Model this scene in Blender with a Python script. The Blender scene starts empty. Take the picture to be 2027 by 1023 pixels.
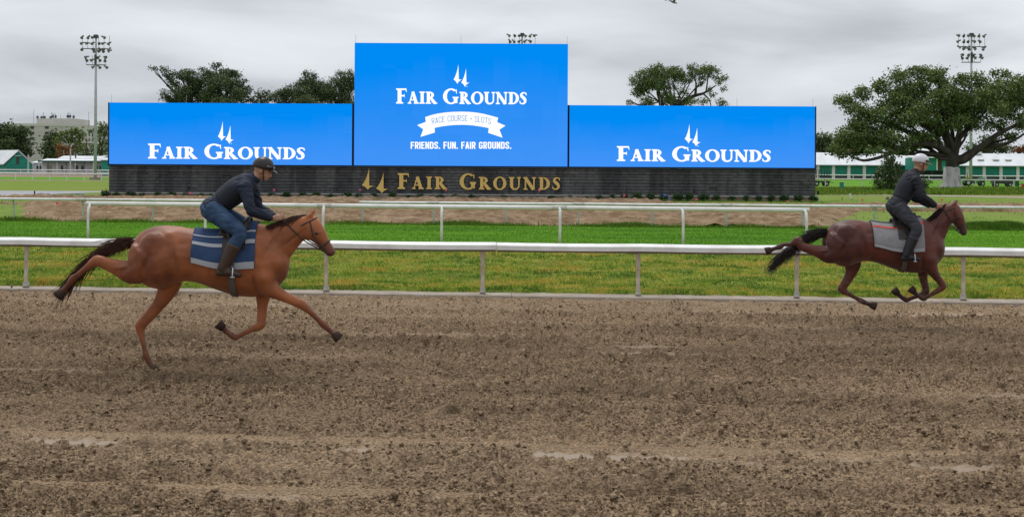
import bpy, bmesh, math, random
import numpy as np
from mathutils import Vector, Matrix
from mathutils.geometry import tessellate_polygon
random.seed(7); RNG = np.random.default_rng(7)
C = bpy.context.scene.collection
S = bpy.context.scene

# ------------------------------------------------------------------ camera, sky, sun
F, CX, HY, CAMH, TH = 2815.0, 1013.5, 330.0, 2.4, 0.0057
cam = bpy.data.cameras.new('camera'); co = bpy.data.objects.new('camera', cam); C.objects.link(co)
cam.sensor_width = 36; cam.lens = F / 2027 * 36; cam.shift_y = (HY - 511.5) / 2027
cam.clip_end = 6000; cam.clip_start = 0.1
r, u, b = Vector((math.cos(TH), 0, math.sin(TH))), Vector((-math.sin(TH), 0, math.cos(TH))), Vector((0, -1, 0))
M = Matrix((r, u, b)).transposed().to_4x4(); M.translation = (0, 0, CAMH)
co.matrix_world = M; S.camera = co

w = bpy.data.worlds.new('World'); S.world = w; w.use_nodes = True
nt = w.node_tree; nt.nodes.clear()
SUN_EL, SUN_AZ = math.radians(66), math.radians(-20)
def N(nt, t, **k):
    n = nt.nodes.new(t)
    for a, v in k.items():
        if a in n.inputs: n.inputs[a].default_value = v
        else: setattr(n, a, v)
    return n
out = N(nt, 'ShaderNodeOutputWorld')
sky = N(nt, 'ShaderNodeTexSky', sky_type='NISHITA', sun_disc=False, sun_elevation=SUN_EL, sun_rotation=SUN_AZ)
bg1 = N(nt, 'ShaderNodeBackground', Strength=0.05); nt.links.new(sky.outputs[0], bg1.inputs[0])
tc = N(nt, 'ShaderNodeTexCoord'); sep = N(nt, 'ShaderNodeSeparateXYZ'); nt.links.new(tc.outputs['Generated'], sep.inputs[0])
mz = N(nt, 'ShaderNodeMath', operation='ABSOLUTE'); nt.links.new(sep.outputs[2], mz.inputs[0])
ad = N(nt, 'ShaderNodeMath', operation='ADD'); nt.links.new(mz.outputs[0], ad.inputs[0]); ad.inputs[1].default_value = 0.20
dx = N(nt, 'ShaderNodeMath', operation='DIVIDE'); nt.links.new(sep.outputs[0], dx.inputs[0]); nt.links.new(ad.outputs[0], dx.inputs[1])
dy = N(nt, 'ShaderNodeMath', operation='DIVIDE'); nt.links.new(sep.outputs[1], dy.inputs[0]); nt.links.new(ad.outputs[0], dy.inputs[1])
cb = N(nt, 'ShaderNodeCombineXYZ'); nt.links.new(dx.outputs[0], cb.inputs[0]); nt.links.new(dy.outputs[0], cb.inputs[1])
n1 = N(nt, 'ShaderNodeTexNoise', Scale=1.15, Detail=6.0, Roughness=0.48, Distortion=0.35); nt.links.new(cb.outputs[0], n1.inputs['Vector'])
cr = N(nt, 'ShaderNodeValToRGB'); nt.links.new(n1.outputs[0], cr.inputs[0])
e = cr.color_ramp.elements; e[0].position = 0.36; e[0].color = (0.47, 0.50, 0.54, 1); e[1].position = 0.64; e[1].color = (0.76, 0.79, 0.83, 1)
m2 = cr.color_ramp.elements.new(0.5); m2.color = (0.63, 0.665, 0.71, 1)
bg2 = N(nt, 'ShaderNodeBackground', Strength=0.98); nt.links.new(cr.outputs[0], bg2.inputs[0])
zg = N(nt, 'ShaderNodeMath', operation='MULTIPLY_ADD', use_clamp=False); nt.links.new(mz.outputs[0], zg.inputs[0]); zg.inputs[1].default_value = 0.55; zg.inputs[2].default_value = 0.96; nt.links.new(zg.outputs[0], bg2.inputs['Strength'])
mx = N(nt, 'ShaderNodeMixShader'); mx.inputs[0].default_value = 0.95
nt.links.new(bg1.outputs[0], mx.inputs[1]); nt.links.new(bg2.outputs[0], mx.inputs[2]); nt.links.new(mx.outputs[0], out.inputs[0])

sl = bpy.data.lights.new('sun', 'SUN'); sl.energy = 1.5; sl.angle = math.radians(14); sl.color = (1, 0.97, 0.93)
so = bpy.data.objects.new('sun', sl); C.objects.link(so)
so.rotation_euler = (math.radians(90) - SUN_EL, 0, math.pi - SUN_AZ + math.radians(0)); so.location = (0, 0, 60)
S.view_settings.view_transform = 'Standard'; S.view_settings.look = 'None'; S.view_settings.gamma = 1
S.view_settings.use_curve_mapping = False; S.view_settings.exposure = 0.14
S.cycles.use_denoising = True; S.cycles.max_bounces = 6; S.cycles.transparent_max_bounces = 8

# ------------------------------------------------------------------ helpers
def at(px, py, Y):
    dx, dy = px - CX, HY - py
    x = dx * math.cos(TH) - dy * math.sin(TH); z = dx * math.sin(TH) + dy * math.cos(TH)
    return Vector((x * Y / F, Y, CAMH + z * Y / F))
def gnd(px, py, z=0.0):
    dx, dy = px - CX, HY - py
    zz = dx * math.sin(TH) + dy * math.cos(TH)
    return at(px, py, -(CAMH - z) * F / zz)
def tag(o, label=None, cat=None, group=None, kind=None):
    if label: o['label'] = label
    if cat: o['category'] = cat
    if group: o['group'] = group
    if kind: o['kind'] = kind
    return o
def thing(name, loc, label, cat, group=None, rz=0.0):
    o = bpy.data.objects.new(name, None); C.objects.link(o); o.location = loc; o.rotation_euler = (0, 0, rz)
    o.empty_display_size = 0.2
    return tag(o, label, cat, group)
def link(name, me, parent=None, mat=None, smooth=False):
    o = bpy.data.objects.new(name, me); C.objects.link(o)
    if parent: o.parent = parent
    if mat:
        for m_ in (mat if isinstance(mat, (list, tuple)) else [mat]): me.materials.append(m_)
    if smooth: me.polygons.foreach_set('use_smooth', [True] * len(me.polygons))
    return o
def copy_tree(o, parent=None):
    c = o.copy(); C.objects.link(c); c.parent = parent
    for ch in list(o.children): copy_tree(ch, c)
    return c
class MB:
    def __init__(s): s.v = []; s.f = []
    def add(s, vs, fs):
        k = len(s.v); s.v += [tuple(p) for p in vs]; s.f += [tuple(i + k for i in f) for f in fs]; return s
    def box(s, x0, x1, y0, y1, z0, z1):
        return s.add([(x, y, z) for x in (x0, x1) for y in (y0, y1) for z in (z0, z1)],
                     [(0, 1, 3, 2), (4, 6, 7, 5), (0, 4, 5, 1), (2, 3, 7, 6), (0, 2, 6, 4), (1, 5, 7, 3)])
    def tube(s, pts, rad, n=8):
        pts = [Vector(p) for p in pts]; rad = rad if isinstance(rad, (list, tuple)) else [rad] * len(pts)
        k = len(s.v)
        for i, p in enumerate(pts):
            t = (pts[min(i + 1, len(pts) - 1)] - pts[max(i - 1, 0)]).normalized()
            a = t.cross(Vector((0, 1, 0))) if abs(t.y) < 0.9 else t.cross(Vector((1, 0, 0)))
            a.normalize(); b_ = t.cross(a)
            for j in range(n):
                q = 2 * math.pi * j / n
                s.v.append(tuple(p + (a * math.cos(q) + b_ * math.sin(q)) * rad[i]))
        for i in range(len(pts) - 1):
            for j in range(n):
                s.f.append((k + i * n + j, k + i * n + (j + 1) % n, k + (i + 1) * n + (j + 1) % n, k + (i + 1) * n + j))
        s.f.append(tuple(k + j for j in range(n))[::-1]); s.f.append(tuple(k + (len(pts) - 1) * n + j for j in range(n)))
        return s
    def prism(s, prof, x0, x1):      # prof: list of (y,z), extruded along x
        n = len(prof)
        return s.add([(x0, y, z) for y, z in prof] + [(x1, y, z) for y, z in prof],
                     [(j, (j + 1) % n, n + (j + 1) % n, n + j) for j in range(n)] + [tuple(range(n))[::-1], tuple(range(n, 2 * n))])
    def ell(s, c, r3, nu=10, nv=7, rot=None):
        c = Vector(c); k = len(s.v)
        for i in range(nv + 1):
            ph = math.pi * i / nv
            for j in range(nu):
                t = 2 * math.pi * j / nu
                p = Vector((r3[0] * math.sin(ph) * math.cos(t), r3[1] * math.sin(ph) * math.sin(t), r3[2] * math.cos(ph)))
                if rot: p = rot @ p
                s.v.append(tuple(c + p))
        for i in range(nv):
            for j in range(nu):
                s.f.append((k + i * nu + j, k + (i + 1) * nu + j, k + (i + 1) * nu + (j + 1) % nu, k + i * nu + (j + 1) % nu))
        return s
    def flat(s, pts, y=0.0, th=0.0):   # polygon (x,z) facing -y, with thickness
        pts = [Vector((p[0], y, p[1])) for p in pts]
        tri = tessellate_polygon([pts]); n = len(pts)
        if th:
            back = [p + Vector((0, th, 0)) for p in pts]
            return s.add(pts + back, [tuple(t) for t in tri] + [(j, (j + 1) % n, n + (j + 1) % n, n + j) for j in range(n)])
        return s.add(pts, [tuple(t) for t in tri])
    def prune(s):
        u_ = sorted({i for f in s.f for i in f}); d_ = {a: k for k, a in enumerate(u_)}; s.v = [s.v[i] for i in u_]; s.f = [tuple(d_[i] for i in f) for f in s.f]; return s
    def mesh(s, name='m'):
        me = bpy.data.meshes.new(name); me.from_pydata(s.v, [], s.f); me.update(); return me
    def build(s, name, mat, parent=None, smooth=False):
        return link(name, s.mesh(name), parent, mat, smooth)
def fastmesh(name, v, f, mat, parent=None, fattr=None, vattr=None, smooth=False):
    v = np.asarray(v, np.float32); f = np.asarray(f, np.int32)
    me = bpy.data.meshes.new(name); k = f.shape[1]
    me.vertices.add(len(v)); me.vertices.foreach_set('co', v.ravel())
    me.loops.add(f.size); me.loops.foreach_set('vertex_index', f.ravel())
    me.polygons.add(len(f)); me.polygons.foreach_set('loop_start', np.arange(0, f.size, k, dtype=np.int32))
    me.polygons.foreach_set('loop_total', np.full(len(f), k, np.int32))
    if smooth: me.polygons.foreach_set('use_smooth', np.ones(len(f), bool))
    me.update(calc_edges=True)
    for dom, d in (('FACE', fattr), ('POINT', vattr)):
        for nm, arr in (d or {}).items():
            at_ = me.attributes.new(nm, 'FLOAT', dom); at_.data.foreach_set('value', np.asarray(arr, np.float32))
    return link(name, me, parent, mat)

# numpy gradient noise
_perm = np.random.default_rng(3).permutation(512); _g = np.random.default_rng(4).uniform(0, 2 * np.pi, 512)
_gx, _gy = np.cos(_g), np.sin(_g)
def pn(x, y, seed=0):
    xi, yi = np.floor(x).astype(np.int64), np.floor(y).astype(np.int64); xf, yf = x - xi, y - yi
    def h(a, b_): 
        i = _perm[(_perm[(a + seed * 17) & 511] + b_) & 511]; return _gx[i], _gy[i]
    uu, vv = xf * xf * xf * (xf * (xf * 6 - 15) + 10), yf * yf * yf * (yf * (yf * 6 - 15) + 10)
    def d(a, b_, fx, fy):
        gx, gy = h(a, b_); return gx * fx + gy * fy
    n00, n10 = d(xi, yi, xf, yf), d(xi + 1, yi, xf - 1, yf)
    n01, n11 = d(xi, yi + 1, xf, yf - 1), d(xi + 1, yi + 1, xf - 1, yf - 1)
    a = n00 + uu * (n10 - n00); b_ = n01 + uu * (n11 - n01); return (a + vv * (b_ - a)) * 1.5

# ------------------------------------------------------------------ materials
MATS = {}
def mat(name, col, rough=0.7, col2=None, scale=5.0, bump=0.0, bscale=None, metal=0.0, spec=0.3, stretch=None, lo=0.35, hi=0.65, attr=None, world=False, emis=None, detail=6.0):
    if name in MATS: return MATS[name]
    m = bpy.data.materials.new(name); m.use_nodes = True; nt = m.node_tree; p = nt.nodes['Principled BSDF']
    p.inputs['Roughness'].default_value = rough; p.inputs['Metallic'].default_value = metal
    p.inputs['Specular IOR Level'].default_value = spec
    p.inputs['Base Color'].default_value = (*col, 1)
    vec = None
    tc = N(nt, 'ShaderNodeTexCoord'); mp = N(nt, 'ShaderNodeMapping'); nt.links.new(tc.outputs['Object'], mp.inputs[0])
    if stretch: mp.inputs['Scale'].default_value = stretch
    if col2 is not None:
        if attr:
            a = N(nt, 'ShaderNodeAttribute', attribute_name=attr); fac = a.outputs['Fac']
        else:
            n = N(nt, 'ShaderNodeTexNoise', Scale=scale, Detail=detail, Roughness=0.6); nt.links.new(mp.outputs[0], n.inputs['Vector']); fac = n.outputs[0]
        cr = N(nt, 'ShaderNodeValToRGB'); nt.links.new(fac, cr.inputs[0])
        e = cr.color_ramp.elements; e[0].position = lo; e[1].position = hi; e[0].color = (*col, 1); e[1].color = (*col2, 1)
        nt.links.new(cr.outputs[0], p.inputs['Base Color'])
    if bump:
        n = N(nt, 'ShaderNodeTexNoise', Scale=bscale or scale * 3, Detail=5.0); nt.links.new(mp.outputs[0], n.inputs['Vector'])
        bp = N(nt, 'ShaderNodeBump', Strength=1.0, Distance=bump); nt.links.new(n.outputs[0], bp.inputs['Height']); nt.links.new(bp.outputs[0], p.inputs['Normal'])
    if emis:
        p.inputs['Emission Color'].default_value = (*emis[:3], 1); p.inputs['Emission Strength'].default_value = emis[3]
        p.inputs['Base Color'].default_value = (0.01, 0.01, 0.01, 1)
    MATS[name] = m; return m

def ground_mat(name, cols, scales, bump=0.02, bscale=20, rough=0.9, stretch=(1, 1, 1)):
    """cols: base, second, third ; scales: fine noise and coarse noise"""
    m = bpy.data.materials.new(name); m.use_nodes = True; nt = m.node_tree; p = nt.nodes['Principled BSDF']
    p.inputs['Roughness'].default_value = rough; p.inputs['Specular IOR Level'].default_value = 0.03
    tc = N(nt, 'ShaderNodeTexCoord'); mp = N(nt, 'ShaderNodeMapping'); nt.links.new(tc.outputs['Object'], mp.inputs[0]); mp.inputs['Scale'].default_value = stretch
    def ramp(sc, lo, hi, det=6, rg=0.6):
        n = N(nt, 'ShaderNodeTexNoise', Scale=sc, Detail=float(det), Roughness=rg); nt.links.new(mp.outputs[0], n.inputs['Vector'])
        r_ = N(nt, 'ShaderNodeMapRange'); nt.links.new(n.outputs[0], r_.inputs[0]); r_.inputs[1].default_value = lo; r_.inputs[2].default_value = hi; return r_.outputs[0]
    def mixc(f, a, c):
        x = N(nt, 'ShaderNodeMix', data_type='RGBA'); nt.links.new(f, x.inputs[0])
        for i, q in ((6, a), (7, c)):
            if isinstance(q, tuple): x.inputs[i].default_value = (*q, 1)
            else: nt.links.new(q, x.inputs[i])
        return x.outputs[2]
    c = mixc(ramp(scales[0], 0.35, 0.65), cols[0], cols[1])
    c = mixc(ramp(scales[1], 0.42, 0.68), c, cols[2])
    if len(cols) > 3: c = mixc(ramp(scales[2], 0.5, 0.68), c, cols[3])
    nt.links.new(c, p.inputs['Base Color'])
    n = N(nt, 'ShaderNodeTexNoise', Scale=float(bscale), Detail=6.0, Roughness=0.65); nt.links.new(tc.outputs['Object'], n.inputs['Vector'])
    bp = N(nt, 'ShaderNodeBump', Strength=1.0, Distance=bump); nt.links.new(n.outputs[0], bp.inputs['Height']); nt.links.new(bp.outputs[0], p.inputs['Normal'])
    return m

WHITE = mat('white_paint', (0.72, 0.72, 0.70), 0.45, (0.60, 0.59, 0.56), 3, 0.001, 40)
RAILW = mat('rail_white', (0.74, 0.74, 0.72), 0.42, (0.56, 0.53, 0.49), 2.2, 0.001, 30, lo=0.45, hi=0.75)
SCUFF = mat('joint_grey', (0.50, 0.47, 0.42), 0.6, (0.6, 0.58, 0.54), 6)
POSTD = mat('post_dirty', (0.55, 0.48, 0.39), 0.7, (0.33, 0.26, 0.18), 9, 0.001, 60, stretch=(1, 1, 0.5))
DARKM = mat('dark_metal', (0.05, 0.05, 0.05), 0.5, (0.08, 0.08, 0.08), 8)
GALV = mat('galvanised', (0.38, 0.40, 0.42), 0.55, (0.46, 0.48, 0.50), 3)
GREENP = mat('green_paint', (0.016, 0.22, 0.15), 0.7, (0.025, 0.27, 0.19), 1.2, 0.004, 12)
GREEND = mat('dark_green_paint', (0.01, 0.07, 0.05), 0.6, (0.02, 0.10, 0.07), 2)
ROOFW = mat('white_roof', (0.66, 0.68, 0.69), 0.5, (0.55, 0.57, 0.58), 0.6, stretch=(1, 0.2, 1))
CONC = mat('concrete', (0.37, 0.315, 0.255), 0.9, (0.25, 0.20, 0.155), 2.0, 0.004, 50)
ASPH = mat('pale_asphalt', (0.33, 0.33, 0.34), 0.9, (0.26, 0.26, 0.27), 0.6, 0.004, 20)
BARK = mat('bark', (0.05, 0.042, 0.035), 0.9, (0.10, 0.085, 0.07), 1.5, 0.05, 3, stretch=(1, 1, 0.3))
DBARK = mat('dark_bark', (0.03, 0.026, 0.022), 0.95, (0.075, 0.065, 0.055), 1.2, 0.08, 3, stretch=(1, 1, 0.3))
BARKG = mat('grey_bark', (0.16, 0.15, 0.13), 0.9, (0.08, 0.07, 0.06), 1.5, 0.05, 3, stretch=(1, 1, 0.3))
LIME = mat('limewash', (0.44, 0.43, 0.41), 0.9, (0.13, 0.12, 0.105), 1.6, 0.04, 4, stretch=(1, 1, 0.25), lo=0.5, hi=0.72)
BLACK = mat('black_rubber', (0.015, 0.015, 0.016), 0.6)
PINK = mat('pink_flag', (0.95, 0.12, 0.22), 0.7); BLUEF = mat('blue_flag', (0.05, 0.2, 0.8), 0.7); REDF = mat('red_flag', (0.85, 0.09, 0.07), 0.7)
WIRE = mat('flag_wire', (0.25, 0.25, 0.26), 0.5)
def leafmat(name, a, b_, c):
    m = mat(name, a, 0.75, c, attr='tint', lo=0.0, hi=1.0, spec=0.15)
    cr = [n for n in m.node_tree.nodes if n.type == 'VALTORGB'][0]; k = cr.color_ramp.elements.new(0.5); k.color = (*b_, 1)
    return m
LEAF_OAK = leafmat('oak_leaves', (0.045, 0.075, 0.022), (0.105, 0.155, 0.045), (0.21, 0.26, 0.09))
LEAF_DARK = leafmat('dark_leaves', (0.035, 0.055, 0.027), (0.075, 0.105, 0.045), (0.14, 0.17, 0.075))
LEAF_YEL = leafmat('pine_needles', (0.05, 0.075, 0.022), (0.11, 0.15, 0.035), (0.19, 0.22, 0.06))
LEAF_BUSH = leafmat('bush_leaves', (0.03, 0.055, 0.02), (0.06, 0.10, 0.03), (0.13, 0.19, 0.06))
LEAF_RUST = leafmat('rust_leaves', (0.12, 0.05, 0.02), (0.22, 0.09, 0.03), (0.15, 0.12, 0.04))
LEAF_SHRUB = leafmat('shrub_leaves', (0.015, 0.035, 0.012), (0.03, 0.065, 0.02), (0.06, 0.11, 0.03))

TURF = ground_mat('turf_grass', [(0.075, 0.19, 0.012), (0.11, 0.24, 0.016), (0.055, 0.15, 0.012)], [1.2, 0.22], 0.02, 14, stretch=(0.35, 1.3, 1))
ROUGH = ground_mat('rough_grass', [(0.15, 0.20, 0.03), (0.25, 0.25, 0.05), (0.08, 0.12, 0.02), (0.32, 0.20, 0.045)], [2.2, 0.7, 0.33], 0.03, 18, stretch=(0.6, 1, 1))
FIELD = ground_mat('field_grass', [(0.12, 0.19, 0.035), (0.17, 0.24, 0.045), (0.19, 0.21, 0.06)], [0.5, 0.07], 0.03, 6)
SOIL = ground_mat('bare_soil', [(0.24, 0.155, 0.09), (0.14, 0.09, 0.052), (0.37, 0.265, 0.17)], [3.5, 0.8], 0.14, 6)
DIRTFAR = ground_mat('far_dirt', [(0.27, 0.20, 0.14), (0.22, 0.16, 0.11), (0.30, 0.24, 0.18)], [0.5, 0.2], 0.02, 6)

# dirt of the racetrack
m = bpy.data.materials.new('track_dirt'); m.use_nodes = True; nt = m.node_tree; p = nt.nodes['Principled BSDF']
tc = N(nt, 'ShaderNodeTexCoord')
def tn(sc, det, vec=tc.outputs['Object'], rg=0.65):
    n = N(nt, 'ShaderNodeTexNoise', Scale=sc, Detail=float(det), Roughness=rg); nt.links.new(vec, n.inputs['Vector']); return n.outputs[0]
def mr(f, a, b_, c=0.0, d=1.0):
    r_ = N(nt, 'ShaderNodeMapRange'); nt.links.new(f, r_.inputs[0])
    for i, q in enumerate((a, b_, c, d)): r_.inputs[i + 1].default_value = q
    return r_.outputs[0]
def mixn(f, a, c, bt='MIX'):
    x = N(nt, 'ShaderNodeMix', data_type='RGBA', blend_type=bt); nt.links.new(f, x.inputs[0])
    for i, q in ((6, a), (7, c)):
        if isinstance(q, tuple): x.inputs[i].default_value = (*q, 1)
        else: nt.links.new(q, x.inputs[i])
    return x.outputs[2]
mpb = N(nt, 'ShaderNodeMapping'); nt.links.new(tc.outputs['Object'], mpb.inputs[0]); mpb.inputs['Rotation'].default_value = (0, 0, 0.092); mpb.inputs['Scale'].default_value = (0.08, 0.8, 1)
mpa = N(nt, 'ShaderNodeMapping'); nt.links.new(tc.outputs['Object'], mpa.inputs[0]); mpa.inputs['Scale'].default_value = (0.55, 0.9, 1.0)
col = mixn(mr(tn(62, 6, mpa.outputs[0], .72), 0.425, 0.575), (0.095, 0.064, 0.039), (0.45, 0.318, 0.198))
col = mixn(mr(tn(5, 7, mpa.outputs[0]), 0.58, 0.70, 0, .8), col, (0.07, 0.047, 0.03))
col = mixn(mr(tn(1.1, 5, mpb.outputs[0]), 0.42, 0.66, 0.0, 0.3), col, (0.11, 0.078, 0.052))
mpc = N(nt, 'ShaderNodeMapping'); nt.links.new(tc.outputs['Object'], mpc.inputs[0]); mpc.inputs['Rotation'].default_value = (0, 0, 0.092); mpc.inputs['Scale'].default_value = (0.10, 4.0, 1)
col = mixn(mr(tn(1.0, 6, mpc.outputs[0]), 0.5, 0.68, 0.0, 0.32), col, (0.10, 0.068, 0.042))
da = N(nt, 'ShaderNodeAttribute', attribute_name='damp'); dm = N(nt, 'ShaderNodeMath', operation='MULTIPLY'); nt.links.new(da.outputs['Fac'], dm.inputs[0]); nt.links.new(mr(tn(9, 6), 0.3, 0.7, .3, 1.0), dm.inputs[1]); col = mixn(dm.outputs[0], col, (0.085, 0.058, 0.036))
pa = N(nt, 'ShaderNodeAttribute', attribute_name='pale'); col = mixn(pa.outputs['Fac'], col, (0.38, 0.28, 0.185))
wa = N(nt, 'ShaderNodeAttribute', attribute_name='wet'); col = mixn(wa.outputs['Fac'], col, (0.26, 0.195, 0.135))
nt.links.new(col, p.inputs['Base Color'])
nt.links.new(mr(wa.outputs['Fac'], 0, 1, 0.85, 0.42), p.inputs['Roughness']); nt.links.new(mr(wa.outputs['Fac'], 0, 1, 0.04, 0.25), p.inputs['Specular IOR Level'])
bp = N(nt, 'ShaderNodeBump', Strength=0.9, Distance=0.022); nt.links.new(tn(60, 5, mpa.outputs[0]), bp.inputs['Height']); nt.links.new(bp.outputs[0], p.inputs['Normal'])
nt.links.new(mr(wa.outputs['Fac'], 0, 1, 0.9, 0.12), bp.inputs['Strength'])
TRACK = m

# ------------------------------------------------------------------ ground
R1, SL1 = 26.43, -0.092          # near rail line  Y = R1 + SL1*X
R2, SL2 = 44.17, -0.119
R3, SL3 = 58.1, -0.087
def sheet(name, pts, z, m, **kw):
    mb = MB(); vs = [Vector((x, y, z)) for x, y in pts]; tri = tessellate_polygon([vs])
    fs = []
    for t in tri:
        a, b_, c = (vs[i] for i in t)
        fs.append(t if (b_ - a).cross(c - a).z > 0 else t[::-1])
    mb.add(vs, fs); o = mb.build(name, m); tag(o, kind='structure', **kw); return o
sheet('ground', [(-2500, -60), (2500, -60), (2500, 3500), (-2500, 3500)], -0.06, FIELD)
def band(name, r0, s0, r1, s1, x0, x1, z, m, n=160, jit=0.0, seed=1):
    xs = np.linspace(x0, x1, n)
    j0, j1 = pn(xs * 0.7, xs * 0 + 3.3, seed) * jit, pn(xs * 0.9, xs * 0 + 7.1, seed + 1) * jit
    return sheet(name, list(zip(xs, r0 + s0 * xs + j0)) + list(zip(xs, r1 + s1 * xs + j1))[::-1], z, m)
band('dirt_track', -14, SL1, R1 - 0.45, SL1, -60, 60, -0.05, TRACK)
# churned surface of the track in view
rows = [8.0]
while rows[-1] < R1 - 0.47: rows.append(rows[-1] + 0.0145 * (rows[-1] / 9) ** 1.15)
rows = np.array(rows); ncol = 800
tt = np.linspace(-1, 1, ncol); D, T = np.meshgrid(rows, tt, indexing='ij')
X = T * (D * 0.36 * 1.12 + 2.6); Y = D + SL1 * X; V = D - R1
def track_h(X, Y, V):
    X0 = X; X = X * 0.62
    h = pn(X * 1.3, Y * 1.3, 1) * 0.020 + pn(X * 3.6, Y * 3.6, 2) * 0.020
    n3 = pn(X * 8, Y * 8, 3); n4 = pn(X * 15, Y * 15, 4); n5 = pn(X * 30, Y * 24, 5); n6 = pn(X * 60, Y * 40, 6)
    r5 = 1 - 2 * np.abs(n5); cl = np.clip(n3 - 0.02, 0, 1) * 0.075 + np.clip(n4 + 0.02, 0, 1) ** 0.8 * 0.075 - np.clip(-n4 - 0.10, 0, 1) * 0.10 + r5 * 0.012 + n5 * 0.028 + n6 * 0.022
    rough = 0.6 + 0.9 * np.clip(pn(X * 0.5, V * 1.1, 7) + 0.5, 0, 1)
    smooth = np.zeros_like(X); groove = np.zeros_like(X)
    for v0, wd, dp, sd in ((-13.98, 0.20, 0.085, 11), (-15.93, 0.16, 0.09, 12), (-15.1, 0.09, 0.025, 13), (-1.25, 0.1, 0.02, 14)):
        vv = V - v0 + pn(X * 0.35, X * 0 + sd, sd) * 0.12
        on = np.clip(0.75 + pn(X * 0.25, X * 0 + 5.5, sd + 3) * 1.8, 0, 1) if sd != 11 else 1.0
        g = np.exp(-(vv / wd) ** 2) * on
        groove -= g * dp; groove += np.exp(-((vv + wd * 2.2) / wd) ** 2) * on * dp * 0.35; smooth = np.maximum(smooth, g * 1.1)
    pan = np.exp(-((V + 14.5 + pn(X * .3, X * 0, 21) * .15) / 0.26) ** 2) * np.clip(pn(X * 1.5, V * 3.2, 22) * 2.6 + 0.15, 0, 1)
    pan2 = np.exp(-((V + 2.0) / 0.7) ** 2) * np.clip(pn(X * 0.55, V * 1.4, 23) * 2.4 + 0.2, 0, 1)
    pan3 = np.clip(pn(X * 0.45, V * 1.6, 24) * 3.2 - 1.35, 0, 1)
    wet = np.clip(np.maximum(np.maximum(pan, pan2 * 0.8), pan3 * 0.7), 0, 1)
    k = np.clip(1 - np.maximum(smooth * 0.9, wet * 0.93), 0, 1)
    hh = (h * np.clip(1 - wet, 0.2, 1) + cl * rough * k + groove)
    pale = np.clip(np.exp(-((V + 14.6) / 0.55) ** 2) * 0.4 + np.exp(-((V + 1.6) / 1.3) ** 2) * 0.3 + pn(X * .3, V * 1.2, 31) * .25, 0, 0.7)
    pool = np.clip((wet - 0.55) * 2.6, 0, 1)
    hh = hh + np.clip(pn(X0 * 3.2, V * 4.0, 36) - .08, 0, 1) ** .8 * 0.05 * np.clip((-V - 9.5) / 5, 0, 1) * k
    return hh, pool, pale, np.clip(smooth, 0, 1)
H, WET, PALE, SM = track_h(X, Y, V)
edge = np.clip((V + 0.47) / -0.25, 0, 1); H = H * edge + (1 - edge) * (pn(X * 6, Y * 6, 9) * 0.035 + 0.05)
H -= 0.045
idx = np.arange(H.size).reshape(H.shape)
F4 = np.stack([idx[:-1, :-1], idx[:-1, 1:], idx[1:, 1:], idx[1:, :-1]], -1).reshape(-1, 4)
o = fastmesh('churned_dirt', np.stack([X, Y, H], -1).reshape(-1, 3), F4, TRACK, vattr={'wet': WET.ravel(), 'pale': PALE.ravel(), 'damp': np.clip(np.exp(-((V + 8.2) / 4.8) ** 2) * (0.62 + pn(X * .12, V * .6, 35) * .9), 0, .8).ravel()}, smooth=True)
tag(o, kind='structure')
# loose clods
def ico():
    bm = bmesh.new(); bmesh.ops.create_icosphere(bm, subdivisions=1, radius=1)
    v = np.array([q.co[:] for q in bm.verts]); f = np.array([[q.index for q in fc.verts] for fc in bm.faces]); bm.free(); return v, f
iv, ifc = ico(); nc = 9000
def clods(name, nc, iv, ifc, smin, smax, lab):
    d = 8.6 + (25.8 - 8.6) * RNG.uniform(0, 1, nc) ** 1.25
    x = RNG.uniform(-1, 1, nc) * (d * 0.41 + 2.2); v_ = d - R1; y = d + SL1 * x
    hh, wt, _, sm = track_h(x, y, v_); cl_ = pn(x * 1.2, y * 1.2, 33)
    keep = (wt < 0.15) & (sm < 0.4) & (RNG.uniform(0, 1, nc) < 0.55 + cl_ * 1.2); x, y, hh, d = x[keep], y[keep], hh[keep], d[keep]; nc = len(x)
    sz = smin + (smax - smin) * RNG.power(0.35, nc) * RNG.uniform(0.5, 1, nc)
    jit = 1 + RNG.uniform(-0.4, 0.4, (nc, len(iv), 1))
    vv = iv[None] * jit * sz[:, None, None] * np.array([1.35, 1.15, 0.8]); ang = RNG.uniform(0, 6.28, nc)
    cx, sx = np.cos(ang)[:, None], np.sin(ang)[:, None]
    vx = vv[..., 0] * cx - vv[..., 1] * sx + x[:, None]; vy = vv[..., 0] * sx + vv[..., 1] * cx + y[:, None]; vz = vv[..., 2] + hh[:, None] - 0.045 + sz[:, None] * 0.25
    ff = (ifc[None] + (np.arange(nc) * len(iv))[:, None, None]).reshape(-1, 3)
    q_ = RNG.uniform(0, 1, nc); k_ = len(iv)
    o = fastmesh(name, np.stack([vx, vy, vz], -1).reshape(-1, 3), ff, TRACK, vattr={'pale': np.repeat(np.clip((q_ - .55) * 2.2, 0, .9), k_), 'damp': np.repeat(np.clip((.38 - q_) * 3.0, 0, .85), k_)}); tag(o, kind='stuff', label=lab, cat='dirt')
clods('dirt_clods', nc, iv, ifc, 0.012, 0.038, 'large loose brown clods lying on the churned dirt track')
ov = np.array([(1, 0, 0), (-1, 0, 0), (0, 1, 0), (0, -1, 0), (0, 0, 1), (0, 0, -1)], float); of = np.array([(0, 2, 4), (2, 1, 4), (1, 3, 4), (3, 0, 4), (2, 0, 5), (1, 2, 5), (3, 1, 5), (0, 3, 5)])
clods('dirt_crumbs', 165000, ov, of, 0.006, 0.024, 'small crumbs of brown dirt scattered over the whole track')

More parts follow.
